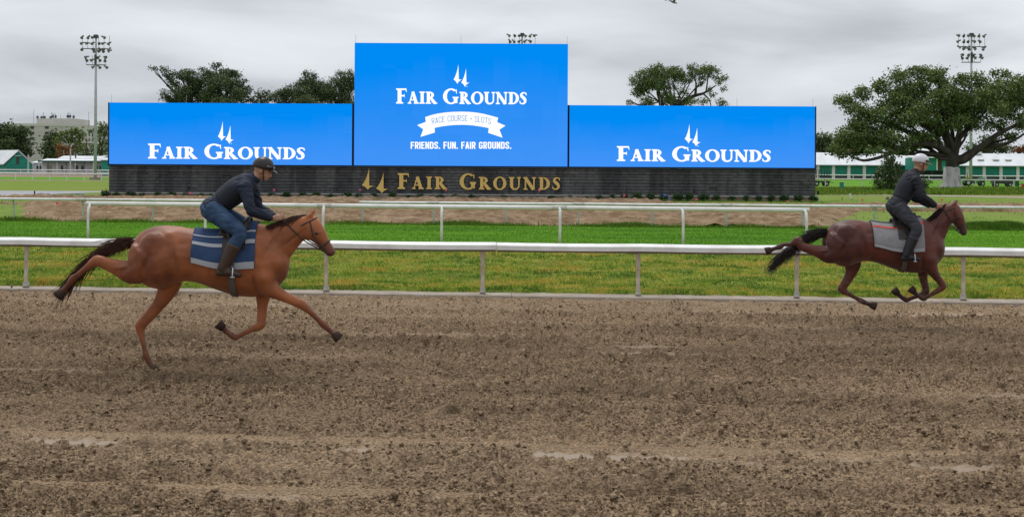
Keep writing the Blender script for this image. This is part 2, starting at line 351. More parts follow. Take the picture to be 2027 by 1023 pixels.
# concrete strip under the near rail
mb = MB(); xs = np.linspace(-60, 60, 41)
for a, c in zip(xs[:-1], xs[1:]):
    a2, c2 = a + 0.003, c - 0.003
    vs = []
    for q in (a2, c2):
        yb = R1 + SL1 * q; vs += [(q, yb - 0.47, -0.06), (q, yb - 0.45, 0.035), (q, yb + 0.32, 0.04), (q, yb + 0.34, -0.06)]
    mb.add(vs, [(0, 1, 5, 4), (1, 2, 6, 5), (2, 3, 7, 6), (0, 3, 2, 1), (4, 5, 6, 7)])
tag(mb.build('concrete_kerb', CONC), kind='structure')

def relief(name, X, Y, Z, m, smooth=True):
    idx = np.arange(X.size).reshape(X.shape); f = np.stack([idx[:-1, :-1], idx[:-1, 1:], idx[1:, 1:], idx[1:, :-1]], -1).reshape(-1, 4)
    o = fastmesh(name, np.stack([X, Y, Z], -1).reshape(-1, 3), f, m, smooth=smooth); tag(o, kind='structure'); return o
# rough verge
vr = np.concatenate([np.linspace(0.12, 1.2, 26), np.linspace(1.25, 17.6, 80)]); xr = np.linspace(-26, 26, 440); VR, XR = np.meshgrid(vr, xr, indexing='ij')
k_ = (VR - 0.12) / 17.48
YR = (R1 + SL1 * XR) * (1 - k_) + (R2 + SL2 * XR - 0.1) * k_ + 0.12 * (1 - k_)
ZR = 0.0 + pn(XR * 0.6, YR * 0.6, 41) * 0.05 + pn(XR * 2.5, YR * 2.5, 42) * 0.03 + pn(XR * 7, YR * 7, 43) * 0.015
eg = pn(XR * 0.5, XR * 0 + 2, 44); rag = 0.12 + 0.22 * np.clip(eg + 0.3, 0, 1) + 0.08 * pn(XR * 3, XR * 0, 45)
ZR += np.where(VR < 1.2, 0.07 * np.exp(-((VR - rag - 0.18) / 0.16) ** 2) * np.clip(eg + 0.5, 0, 1), 0) + 0.045 - 0.16 * np.exp(-np.clip(VR - 0.12, 0, 9) / np.maximum(rag * 0.5, 0.03)) 
ZR *= np.clip((1 - k_) * 12, 0.15, 1)
VERGE = (YR, ZR)
relief('rough_grass_verge', XR, YR, ZR, ROUGH)
band('grass_verge_base', R1 + 0.3, SL1, R2 + 0.1, SL2, -90, 90, -0.05, ROUGH)
band('turf_course', R2 - 0.25, SL2, R3 - 0.3, SL3, -90, 90, 0.0, TURF, jit=0.15)

def blades(name, x, y, z, h, wd, m, tint, lab, lean=0.5):
    n = len(x); a = RNG.uniform(0, 6.28, n); c, s_ = np.cos(a), np.sin(a); la = RNG.uniform(0, 6.28, n); ll = RNG.uniform(0, lean, n) * h
    v = np.empty((n, 3, 3), np.float32)
    v[:, 0] = np.stack([x - c * wd / 2, y - s_ * wd / 2, z - 0.01], -1); v[:, 1] = np.stack([x + c * wd / 2, y + s_ * wd / 2, z - 0.01], -1)
    v[:, 2] = np.stack([x + np.cos(la) * ll, y + np.sin(la) * ll, z + h], -1)
    o = fastmesh(name, v.reshape(-1, 3), np.arange(3 * n).reshape(-1, 3), m, fattr={'tint': tint}); tag(o, kind='stuff', label=lab, cat='grass'); return o
def blade_mat(name, cols):
    m = mat(name, cols[0], 0.7, cols[-1], attr='tint', lo=0, hi=1, spec=0.05)
    cr = [n for n in m.node_tree.nodes if n.type == 'VALTORGB'][0]
    for i, c in enumerate(cols[1:-1]):
        e = cr.color_ramp.elements.new((i + 1) / (len(cols) - 1)); e.color = (*c, 1)
    return m
BL1 = blade_mat('rough_blades', [(0.07, 0.15, 0.02), (0.15, 0.27, 0.028), (0.26, 0.36, 0.04), (0.42, 0.41, 0.07), (0.50, 0.32, 0.06)])
n = 270000
vv_ = 0.18 + 17.2 * RNG.uniform(0, 1, n) ** 1.5; xx = RNG.uniform(-1, 1, n) * (vv_ * 0.38 + 12.5)
dd = vv_; kk = np.clip((vv_ - 0.12) / 17.48, 0, 1); yy = (R1 + SL1 * xx) * (1 - kk) + (R2 + SL2 * xx - 0.1) * kk + 0.12 * (1 - kk)
ci = np.clip(((xx + 26) / 52 * 439).astype(int), 0, 439); ri = np.clip(np.searchsorted(vr, vv_), 0, len(vr) - 1); zz = ZR[ri, ci]
patch = pn(xx * 0.5, yy * 0.5, 51) * 0.8 + pn(xx * 1.7, yy * 1.2, 52) * 0.7 + pn(xx * 5, yy * 3, 54) * 0.6
tint = np.clip(0.42 + patch * 0.75 + RNG.normal(0, 0.2, n) - 0.3 * np.exp(-vv_ / 0.3), 0, 1)
hgt = (0.018 + 0.038 * RNG.uniform(0, 1, n)) * (1 + 0.6 * np.clip(pn(xx * 1.1, yy * 1.1, 53) * 2, -.5, 1))
kp = zz > 0.0
blades('rough_grass', xx[kp], yy[kp], zz[kp], hgt[kp], (0.012 + 0.016 * kk)[kp], BL1, tint[kp], 'long mottled green and yellow grass of the verge behind the near rail', 1.6)
BL2 = blade_mat('turf_blades', [(0.07, 0.19, 0.012), (0.12, 0.28, 0.018), (0.19, 0.36, 0.03)])
n = 110000; kk = RNG.uniform(0, 1, n); xx = RNG.uniform(-28, 28, n)
yy = (R2 + SL2 * xx - 0.1) * (1 - kk) + (R3 + SL3 * xx - 0.45) * kk
blades('turf_grass', xx, yy, xx * 0, 0.012 + 0.02 * RNG.uniform(0, 1, n), xx * 0 + 0.045, BL2, np.clip(0.5 + pn(xx * 0.25, yy * 1.3, 55) * 1.1 + pn(xx * 0.1, yy * .4, 56) * .5 + RNG.normal(0, .15, n), 0, 1), 'short bright green turf between the second and third rails', 1.0)
# ragged long grass along the third rail
BL3 = blade_mat('edge_blades', [(0.05, 0.13, 0.015), (0.12, 0.22, 0.025), (0.24, 0.29, 0.05)])
n = 60000; xx = RNG.uniform(-28, 30, n); dens = np.clip(pn(xx * 0.3, xx * 0, 61) * 1.5 + 0.6, 0.1, 1); kp = RNG.uniform(0, 1, n) < dens; xx = xx[kp]; n = len(xx)
yy = R3 + SL3 * xx + RNG.normal(0.1, 0.45, n)
blades('edge_grass', xx, yy, xx * 0, (0.04 + 0.10 * RNG.uniform(0, 1, n)) * (0.4 + np.clip(pn(xx * 0.5, yy, 62) * 1.6 + 0.5, 0, 1.4)), xx * 0 + 0.035, BL3, np.clip(RNG.normal(.45, .25, n), 0, 1), 'ragged longer grass along the foot of the third rail')
# clumps of taller grass on the right
xs_, ys_ = [], []
for (px, py, wpx) in ((1932, 449, 26), (1950, 448, 20), (1992, 447, 24), (1972, 451, 18), (2010, 450, 14)):
    g = gnd(px, py + 4); k = 2600; xs_.append(RNG.normal(g.x, wpx / 2 / 49, k)); ys_.append(RNG.normal(g.y, 0.35, k))
xx = np.concatenate(xs_); yy = np.concatenate(ys_); n = len(xx)
blades('tall_grass', xx, yy, xx * 0, 0.08 + 0.26 * RNG.uniform(0, 1, n), xx * 0 + 0.03, BL3, np.clip(RNG.normal(.25, .2, n), 0, 1), 'dark clumps of taller grass growing beyond the turf on the right')

# bare soil of the infield in front of the wall: relief that dips under the grass at its ragged edge
XS, YS = np.meshgrid(np.linspace(-36, 40, 440), np.linspace(58.0, 104.6, 230))
vs3 = YS - (R3 + SL3 * XS)
px_ = CX + XS * F / YS
yg = HY + CAMH * F / YS           # approximate picture row of the ground
m1 = np.minimum(vs3 - 0.6, 1.5)
mask = m1 + pn(XS * 0.5, YS * 0.35, 71) * 1.3
lft = (px_ - 62 - (437 - yg) * -0.4) / 22                       # left edge of the near mound
lft = np.where(yg < 408, np.minimum(np.abs(yg - 403) - 3.0, 3) * 0.9 + np.clip((px_ - 165) / 15, -0.5, 5), lft)
rgt = np.where(yg > 412, (1700 - (yg - 412) * 2.5 - px_) / 20, np.where(yg > 405, 4, (1370 - (405 - yg) * 10 - px_) / 18))
rgt = np.where((yg < 407.5) & (yg > 401.5) & (px_ > 1640), 1.5, rgt)
mask = np.minimum(np.minimum(mask, lft + pn(XS * .6, YS * .5, 72)), rgt + pn(XS * .6, YS * .5, 73))
furrow = pn(XS * 0.25, YS * 0.35, 74) * 0.10 + pn(XS * 0.9, YS * 0.9, 75) * 0.08 + pn(XS * 2.6, YS * 1.6, 76) * 0.10 + pn(XS * 6, YS * 3, 78) * 0.035
ZS = np.clip(mask, -2, 0.7) * 0.16 + np.clip(mask, 0, 1) * furrow * 1.3 - 0.012
ZS = np.clip(ZS, -0.5, 0.6)
relief('bare_soil', XS, YS, ZS, SOIL)
n = 26000; xx = RNG.uniform(-34, 36, n); yy = RNG.uniform(59, 103, n)
kp = (pn(xx * 0.3, yy * 0.5, 81) > 0.12) & (RNG.uniform(0, 1, n) < 0.35 + (yy > 90) * 0.4); 
blades('weed_tufts', xx[kp], yy[kp], xx[kp] * 0 + 0.06, 0.05 + 0.10 * RNG.uniform(0, 1, kp.sum()), xx[kp] * 0 + 0.05, BL3, np.clip(RNG.normal(.6, .2, kp.sum()), 0, 1), 'sparse weeds scattered over the bare soil and grass below the board')

# ground beyond
def pxsheet(name, pts, z, m, jit=0.0, seed=3):
    P = [gnd(*p) for p in pts]; q = []
    for a, c in zip(P, P[1:] + P[:1]):
        k = max(1, int((c - a).length / 3))
        for i in range(k):
            t = a.lerp(c, i / k); j = float(pn(np.array([t.x * .3 + seed]), np.array([t.y * .3]), seed)[0]) * jit * (t.y / 60)
            q.append((t.x, t.y + j))
    return sheet(name, q, z, m)
G2 = ground_mat('mown_grass', [(0.13, 0.20, 0.025), (0.16, 0.245, 0.035), (0.19, 0.21, 0.055)], [0.4, 0.09], 0.03, 5, stretch=(0.4, 1, 1))
G3 = ground_mat('rank_grass', [(0.17, 0.20, 0.05), (0.10, 0.15, 0.03), (0.24, 0.21, 0.08)], [0.6, 0.15], 0.05, 4, stretch=(0.4, 1, 1))
G4 = ground_mat('far_turf', [(0.10, 0.25, 0.025), (0.13, 0.27, 0.03), (0.08, 0.2, 0.02)], [0.4, 0.09], 0.03, 5)
pxsheet('left_meadow', [(-150, 375.5), (216, 377.5), (330, 378), (330, 359), (-150, 356)], -0.052, G2)
pxsheet('grey_path', [(-150, 387), (30, 386.5), (120, 382.5), (216, 379.0), (216, 377.5), (-150, 375.5)], -0.048, ASPH, 0.3)
pxsheet('far_dirt_strip', [(-200, 356), (330, 359), (330, 357.2), (-200, 354)], -0.044, DIRTFAR)
pxsheet('far_turf_strip', [(-250, 354), (330, 357.2), (330, 351), (-250, 348.5)], -0.040, G4)
pxsheet('far_dirt_track', [(-350, 348.5), (330, 351), (330, 345), (-350, 342)], -0.036, DIRTFAR)
pxsheet('right_meadow', [(1560, 384), (2200, 391.0), (2200, 379), (1560, 373)], -0.052, G3)
pxsheet('garden_path', [(1560, 384.5), (1800, 386.5), (2200, 394.5), (2200, 391.5), (1800, 384.2), (1560, 382.8)], -0.046, CONC)
pxsheet('mown_field', [(1560, 373), (2200, 379), (2200, 370), (1560, 367)], -0.052, G2, 0.3)
pxsheet('right_far_turf', [(1560, 367), (2250, 370.5), (2250, 357), (1560, 354)], -0.048, G4)
pxsheet('right_far_dirt', [(1560, 354), (2350, 358), (2350, 352), (1560, 348)], -0.044, DIRTFAR)
n = 45000; px_r = RNG.uniform(1560, 2120, n); py_r = RNG.uniform(372, 385, n)
P = np.array([gnd(a, c)[:] for a, c in zip(px_r[:16000], py_r[:16000])]); n = len(P)
blades('rank_grass', P[:, 0], P[:, 1], P[:, 0] * 0 - 0.05, (0.1 + 0.26 * RNG.uniform(0, 1, n)) * (0.4 + np.clip(pn(P[:, 0] * .15, P[:, 1] * .1, 91) + .6, 0, 1)), P[:, 0] * 0 + 0.22, BL3, np.clip(RNG.normal(.55, .25, n), 0, 1), 'rank yellow green grass around the oak and the path')

# ------------------------------------------------------------------ rails
def fence_root(name, X, R, SL, label, group):
    return thing(name, (X, R + SL * X, 0), label, 'rail fence', group)
# near rail
XP = [(px - CX) for px in (55, 345, 648, 957, 1264, 1577, 1906)]
def xline(px, R, SL):           # world x where picture column px meets the line (ignoring roll)
    q = (px - CX) / F; return q * R / (1 - q * SL)
g = 'white rail fences along the courses'
nr = fence_root('rail_fence', 0, R1 - 0.06, SL1, 'nearest long white rail with flat faced beam, between dirt track and rough grass', g)
posts = [xline(q, R1, SL1) for q in (-555, -250, 55, 345, 648, 957, 1264, 1577, 1906, 2235, 2570)]
def rail_prof(s=1.0): return [(0.02, 1.0), (-0.07, 0.958), (-0.085, 0.945), (-0.085, 0.870), (-0.080, 0.862), (0.06, 0.862), (0.085, 0.93), (0.07, 0.985)]
ends = [posts[0] - 2] + [p_ + o_ for p_, o_ in zip(posts[1::2], (0.4, -0.3, 0.25, -0.1, 0.2))] + [posts[-1] + 2]
for i, (a, c) in enumerate(zip(ends[:-1], ends[1:])):
    mb = MB(); n_ = 8; pr = rail_prof(); za = random.uniform(-.006, .006); zc = random.uniform(-.006, .006)
    for k in range(n_ + 1):
        q = a + 0.004 + (c - a - 0.008) * k / n_; sag = -0.010 * math.sin(math.pi * (k / n_ * 2 % 1))
        zo = za + (zc - za) * k / n_ + sag; yo = SL1 * q
        mb.v += [(q, yo + y_, z_ + zo) for y_, z_ in pr]
    L = len(pr)
    for k in range(n_):
        for j in range(L): mb.f.append((k * L + j, k * L + (j + 1) % L, (k + 1) * L + (j + 1) % L, (k + 1) * L + j))
    mb.f += [tuple(range(L))[::-1], tuple(range(n_ * L, n_ * L + L))]
    rb = mb.build('rail', RAILW, nr)
    mb = MB(); pr2 = [(-0.07, 0.8615), (-0.03, 0.822), (0.045, 0.822), (0.055, 0.8615)]; y0_ = SL1 * (a + c) / 2; 
    for q in (a + .01, c - .01): mb.v += [(q, SL1 * q + y_, z_ + (za + zc) / 2) for y_, z_ in pr2]
    mb.f += [(0, 1, 5, 4), (1, 2, 6, 5), (2, 3, 7, 6), (3, 0, 4, 7), (0, 3, 2, 1), (4, 5, 6, 7)]; mb.build('rail_channel', mat('muddy_channel', (0.13, 0.10, 0.08), .7, (0.20, 0.16, 0.13), 4), nr)
def near_post():
    mb = MB()
    st = [(0.10, .040, .036, 0.0), (0.3, .037, .034, 0.0), (0.6, .038, .034, 0.0), (0.72, .042, .036, 0.005), (0.80, .050, .040, 0.012), (0.86, .056, .05, 0.02)]
    k = 0
    for z_, a, b_, yo in st:
        for j in range(12):
            t = 2 * math.pi * j / 12; mb.v.append((a * math.cos(t), b_ * math.sin(t) + yo, z_))
    for i in range(len(st) - 1):
        for j in range(12): mb.f.append((i * 12 + j, i * 12 + (j + 1) % 12, (i + 1) * 12 + (j + 1) % 12, (i + 1) * 12 + j))
    return mb.mesh('post')
pm = near_post(); pm.materials.append(POSTD); pm.polygons.foreach_set('use_smooth', [True] * len(pm.polygons))
cm = MB().box(-.046, .046, -.045, .045, .055, .15).mesh('collar'); cm.materials.append(mat('dirty_collar', (0.5, 0.48, 0.44), .6, (0.3, 0.26, 0.21), 14))
fm = MB().box(-.05, .05, -.048, .048, .02, .06).mesh('base_plate'); fm.materials.append(mat('rusty_plate', (0.12, 0.09, 0.07), 0.8, (0.2, 0.15, 0.1), 20))
for i, q in enumerate(posts):
    o = link('post', pm, nr); o.location = (q, SL1 * q, 0.0); o.rotation_euler = (random.uniform(-.008, .008), random.uniform(-.01, .01), SL1)
    c_ = link('collar', cm, o); b_ = link('base_plate', fm, o)
# gooseneck pipe rails
def pipe_rail(root, R, SL, x0, x1, height, rr, joints, zfun=lambda x: 0, capped=True, over=0.0):
    seg = [x0] + joints + [x1]
    for a, c in zip(seg[:-1], seg[1:]):
        mb = MB(); pts = [(a + 0.004 + (c - a - .008) * k / 6 - root.location.x, R + SL * (a + (c - a) * k / 6) + over - root.location.y, height + zfun(a + (c - a) * k / 6) - 0.006 * math.sin(math.pi * k / 6)) for k in range(7)]
        mb.tube(pts, rr, 12); mb.build('rail', RAILW, root, True)
    for q in joints:
        mb = MB(); mb.tube([(q - .22 - root.location.x, R + SL * (q - .22) + over - root.location.y, height), (q + .22 - root.location.x, R + SL * (q + .22) + over - root.location.y, height)], rr + 0.006, 12)
        mb.build('joint_sleeve', SCUFF, root, True)
def goose(h, over, r0, r1):
    mb = MB(); pts = [(0, 0, -0.05), (0, 0, h * 0.35), (0, 0.0, h * 0.6)]
    for k in range(1, 7):
        t = k / 6 * math.pi / 2; pts.append((0, over * (1 - math.cos(t)), h * 0.6 + (h * 0.4 - 0.02) * math.sin(t)))
    mb.tube(pts, [r1] * 3 + [r1 + (r0 - r1) * k / 6 for k in range(1, 7)], 10); return mb.mesh('post')
def setposts(root, R, SL, xs, me, m):
    me.materials.append(m); me.polygons.foreach_set('use_smooth', [True] * len(me.polygons))
    for q in xs:
        o = link('post', me, root); o.location = (q - root.location.x, R + SL * q - root.location.y, 0); o.rotation_euler = (random.uniform(-.012, .012), random.uniform(-.012, .012), 0)
p2 = [xline(q, R2, SL2) for q in (175, 407, 640, 875, 1109, 1353, 1597)]
r2 = fence_root('rail_fence', p2[0], R2, SL2, 'thick white pipe rail ending before the right edge, on curved posts', g)
pipe_rail(r2, R2, SL2, p2[0] - 0.15, p2[-1] + 0.15, 1.13, 0.068, p2[2:-1:2], over=0.28)
setposts(r2, R2, SL2, p2, goose(1.13, 0.28, 0.055, 0.042), WHITE)
POSTG = mat('post_pale_green', (0.50, 0.55, 0.50), 0.5, (0.38, 0.42, 0.38), 8)
p3a = [xline(q, R3, SL3) for q in (-248, -110, 28, 165, 303, 443)]
r3 = fence_root('rail_fence', p3a[0], R3, SL3, 'thin white rail at the left edge behind the bright turf, ending at the near rider', g)
pipe_rail(r3, R3, SL3, p3a[0] - 1, p3a[-1] + 0.1, 0.93, 0.055, p3a[1:-1:2], over=-0.24)
setposts(r3, R3, SL3, p3a, goose(0.93, -0.24, 0.045, 0.040), POSTG)
p3b = [xline(q, R3, SL3) for q in (718, 859, 1003, 1146, 1292, 1438, 1588, 1733, 1885, 2040, 2200)]
r3b = fence_root('rail_fence', p3b[0], R3, SL3, 'thin white rail from below the gold emblem across to the right edge', g)
pipe_rail(r3b, R3, SL3, p3b[0] - 0.12, p3b[-1] + 1, 0.90, 0.055, p3b[1:-1:2], over=-0.10)
setposts(r3b, R3, SL3, p3b, goose(0.90, -0.10, 0.042, 0.038), POSTG)
# far rails
def far_rail(name, A, B, h, n, label, rr=0.07, pr=0.05, second=None):
    A, B = Vector(A), Vector(B); root = thing(name, A, label, 'rail fence', g)
    mb = MB(); mb.tube([(0, 0, h), (B - A) + Vector((0, 0, h))], rr, 8)
    if second: mb.tube([(0, 0, second), (B - A) + Vector((0, 0, second))], rr * 0.8, 8)
    mb.build('rail', WHITE, root)
    me = MB().tube([(0, 0, 0), (0, 0, h)], pr, 6).mesh('post'); me.materials.append(WHITE)
    for i in range(n + 1):
        o = link('post', me, root); o.location = (B - A) * (i / n)
A = gnd(-70, 355.3); B = gnd(340, 358.5); far_rail('rail_fence', A, B, 0.95, 12, 'white rail beyond the left meadow, nearer one below the green barn', 0.085, 0.06)
A = gnd(-90, 346.5); B = gnd(345, 349); far_rail('rail_fence', A, B, 1.15, 10, 'farther double white rail just below the green barn and white sheds', 0.10, 0.07, 0.62)
A = gnd(1560, 368.4); B = gnd(2120, 372.2); far_rail('rail_fence', A, B, 0.98, 15, 'white rail passing behind the oak trunk, nearer of the two', 0.085, 0.06)
A = gnd(1540, 357.0); B = gnd(2180, 361); far_rail('rail_fence', A, B, 1.1, 17, 'white rail running close below the long stable, farther of the two', 0.10, 0.07)

# ------------------------------------------------------------------ video board
YB = 105.6; sB = F / YB
def bx(px, py): p_ = at(px, py, YB); return p_.x, p_.z
def led(name, c0, c1, zt, zb, bias):
    m = bpy.data.materials.new(name); m.use_nodes = True; nt = m.node_tree; nt.nodes.clear()
    o = N(nt, 'ShaderNodeOutputMaterial'); e = N(nt, 'ShaderNodeEmission', Strength=0.87)
    tc = N(nt, 'ShaderNodeTexCoord'); sp = N(nt, 'ShaderNodeSeparateXYZ'); nt.links.new(tc.outputs['Object'], sp.inputs[0])
    r_ = N(nt, 'ShaderNodeMapRange'); nt.links.new(sp.outputs[2], r_.inputs[0]); r_.inputs[1].default_value = zt; r_.inputs[2].default_value = zb
    sn = N(nt, 'ShaderNodeVectorMath', operation='SNAP'); nt.links.new(tc.outputs['Object'], sn.inputs[0]); sn.inputs[1].default_value = (1.2, 10, 1.2)
    wn = N(nt, 'ShaderNodeTexWhiteNoise', noise_dimensions='3D'); nt.links.new(sn.outputs[0], wn.inputs['Vector'])
    nz = N(nt, 'ShaderNodeTexNoise', Scale=0.12); nt.links.new(sn.outputs[0], nz.inputs['Vector'])
    a1 = N(nt, 'ShaderNodeMath', operation='MULTIPLY_ADD'); nt.links.new(wn.outputs['Value'], a1.inputs[0]); a1.inputs[1].default_value = 0.07; nt.links.new(r_.outputs[0], a1.inputs[2])
    a2 = N(nt, 'ShaderNodeMath', operation='MULTIPLY_ADD'); nt.links.new(nz.outputs[0], a2.inputs[0]); a2.inputs[1].default_value = 0.8; nt.links.new(a1.outputs[0], a2.inputs[2])
    a3 = N(nt, 'ShaderNodeMath', operation='SUBTRACT', use_clamp=True); nt.links.new(a2.outputs[0], a3.inputs[0]); a3.inputs[1].default_value = bias
    cr = N(nt, 'ShaderNodeValToRGB'); nt.links.new(a3.outputs[0], cr.inputs[0]); el = cr.color_ramp.elements; el[0].color = (*c0, 1); el[0].position = 0.25; el[1].color = (*c1, 1)
    nt.links.new(cr.outputs[0], e.inputs[0]); nt.links.new(e.outputs[0], o.inputs[0]); return m
def emit(name, c, s_=1.0):
    m = bpy.data.materials.new(name); m.use_nodes = True; nt = m.node_tree; nt.nodes.clear()
    o = N(nt, 'ShaderNodeOutputMaterial'); e = N(nt, 'ShaderNodeEmission', Strength=s_); e.inputs[0].default_value = (*c, 1); nt.links.new(e.outputs[0], o.inputs[0]); return m
LW = emit('led_white', (0.98, 0.99, 1.0)); LB = emit('led_print_blue', (0.10, 0.30, 0.60)); LC = emit('led_cyan', (0.35, 0.8, 1.0))
NAVY = mat('navy_frame', (0.006, 0.012, 0.05), 0.5)
BOARDB = mat('board_back', (0.10, 0.11, 0.12), 0.6)
# serif glyphs: pieces (polygons in x,z) with cap height 1
def arc(cx_, cz, rx, rz, tx, tz, a0, a1, n=18):
    o_, i_ = [], []
    for k in range(n + 1):
        t = math.radians(a0 + (a1 - a0) * k / n)
        o_.append((cx_ + rx * math.cos(t), cz + rz * math.sin(t))); i_.append((cx_ + (rx - tx) * math.cos(t), cz + (rz - tz) * math.sin(t)))
    return [[o_[k], o_[k + 1], i_[k + 1], i_[k]] for k in range(n)]
def brush(pts, n=1):
    out = []
    for k in range(len(pts) - 1):
        (x0, z0, w0), (x1, z1, w1) = pts[k], pts[k + 1]
        d0 = Vector((pts[min(k + 1, len(pts) - 1)][0] - pts[max(k - 1, 0)][0], pts[min(k + 1, len(pts) - 1)][1] - pts[max(k - 1, 0)][1])).normalized()
        j = k + 1; d1 = Vector((pts[min(j + 1, len(pts) - 1)][0] - pts[j - 1][0], pts[min(j + 1, len(pts) - 1)][1] - pts[j - 1][1])).normalized()
        out.append([(x0 - d0.y * w0 / 2, z0 + d0.x * w0 / 2), (x1 - d1.y * w1 / 2, z1 + d1.x * w1 / 2), (x1 + d1.y * w1 / 2, z1 - d1.x * w1 / 2), (x0 + d0.y * w0 / 2, z0 - d0.x * w0 / 2)])
    return out
def rect(x0, x1, z0, z1): return [[(x0, z0), (x1, z0), (x1, z1), (x0, z1)]]
def serif(x0, x1, s0, s1, z, up=1): h = 0.075 * up; k = 0.14 * up; return [[(x0, z), (x1, z), (x1, z + h), (s1, z + k), (s0, z + k), (x0, z + h)]]
def glyph(ch):
    if ch == 'F': return rect(.10, .345, 0.04, .96) + serif(0, .46, .12, .32, 0) + serif(0, .3, .12, .3, 1, -1) + rect(.28, .66, .895, 1) + [[(.58, .95), (.66, 1), (.69, .76), (.66, .76)]] + rect(.3, .52, .47, .57) + [[(.48, .53), (.55, .66), (.55, .38)]], .70
    if ch == 'A': return brush([(.15, .02, .10), (.41, 1, .10)]) + brush([(.40, .98, .245), (.70, .02, .245)]) + rect(.24, .58, .27, .36) + serif(0, .30, .12, .18, 0) + serif(.50, .90, .6, .8, 0), .88
    if ch == 'I': return rect(.10, .345, .03, .97) + serif(0, .44, .12, .32, 0) + serif(0, .44, .12, .32, 1, -1), .44
    if ch == 'R': return rect(.10, .345, .03, .97) + serif(0, .44, .12, .32, 0) + serif(0, .34, .12, .32, 1, -1) + arc(.32, .73, .35, .27, .22, .10, -90, 90) + brush([(.40, .52, .18), (.55, .30, .24), (.74, .06, .25), (.82, .04, .12)]) + serif(.66, .94, .7, .8, 0), .90
    if ch == 'G': return arc(.52, .5, .52, .52, .25, .10, 50, 300) + rect(.69, .93, .06, .44) + serif(.62, 1.0, .72, .91, .47, -1) + arc(.52, .5, .47, .52, .16, .10, 300, 322) + [[(.80, .90), (.87, .98), (.90, .68), (.86, .68)]], 1.0
    if ch == 'O': return arc(.48, .5, .50, .53, .25, .10, 0, 360, 30), .96
    if ch == 'U': return rect(.09, .325, .32, .97) + rect(.71, .82, .32, .97) + arc(.455, .34, .365, .37, .235, .13, 180, 270) + arc(.455, .34, .365, .37, .11, .13, 270, 360) + serif(0, .42, .11, .30, 1, -1) + serif(.62, .90, .72, .80, 1, -1), .88
    if ch == 'N': return rect(.12, .23, .03, .97) + brush([(.15, .97, .25), (.78, .02, .25)]) + rect(.76, .87, .0, .97) + serif(0, .30, .13, .21, 1, -1) + serif(.02, .34, .13, .21, 0) + serif(.66, .96, .77, .85, 1, -1), .96
    if ch == 'D': return rect(.10, .345, .03, .97) + serif(0, .36, .12, .32, 0) + serif(0, .36, .12, .32, 1, -1) + arc(.32, .5, .54, .5, .25, .09, -90, 90), .84
    if ch == 'S': return brush([(.54, .74, .08), (.52, .90, .10), (.38, .95, .11), (.24, .93, .13), (.15, .83, .19), (.15, .70, .23), (.26, .58, .25), (.40, .46, .25), (.46, .32, .23), (.44, .17, .19), (.34, .065, .13), (.18, .05, .11), (.06, .10, .09), (.03, .28, .08)]), .60
    return [], .35
def wordmark(make, x0, x1, zb, cap, small=0.80, y=0.0, gap=0.05, space=0.35, text='FAIR GROUNDS', th=0.0):
    items = []; pen = 0.0; big = {0, text.index(' ') + 1}
    for i, ch in enumerate(text):
        if ch == ' ': pen += space; continue
        ps, wd = glyph(ch); s_ = 1.0 if i in big else small
        items.append((ps, pen, s_)); pen += wd * s_ + gap
    kx = (x1 - x0) / (pen - gap)
    for ps, off, s_ in items:
        mb = MB()
        for q, pl in enumerate(ps): mb.flat([(x0 + (off + a * s_) * kx, zb + c * s_ * cap) for a, c in pl], y - (q % 9) * 0.0015, th)
        make(mb)
def emblem_pts(top, left, bot, right, inner):
    def cur(a, c, bx_, bz, n=6):
        return [((1 - t) ** 2 * a[0] + 2 * t * (1 - t) * bx_ + t * t * c[0], (1 - t) ** 2 * a[1] + 2 * t * (1 - t) * bz + t * t * c[1]) for t in [k / n for k in range(n)]]
    pts = cur(top, left, top[0] - (top[0] - left[0]) * 0.25, top[1] + (left[1] - top[1]) * 0.6)
    pts += cur(left, bot, left[0] + (bot[0] - left[0]) * 0.75, left[1] + (bot[1] - left[1]) * 0.35)
    pts += cur(bot, right, bot[0] + (right[0] - bot[0]) * 0.25, bot[1] - (bot[1] - right[1]) * 0.65)
    return pts + [right, (inner[0] + 1, inner[1] + .5), inner]
def emblem(mb, pxs, y, th=0.0):
    for q in pxs: mb.flat([bx(*p_) for p_ in emblem_pts(*q)], y, th)
E1 = [(27.3, 7.9), (17.9, 37.5), (25.2, 46.3), (34, 37.5), (28.1, 36.6)]; E2 = [(42.5, 15.6), (33, 43.5), (40.3, 52), (49.2, 43.6), (43.2, 43)]
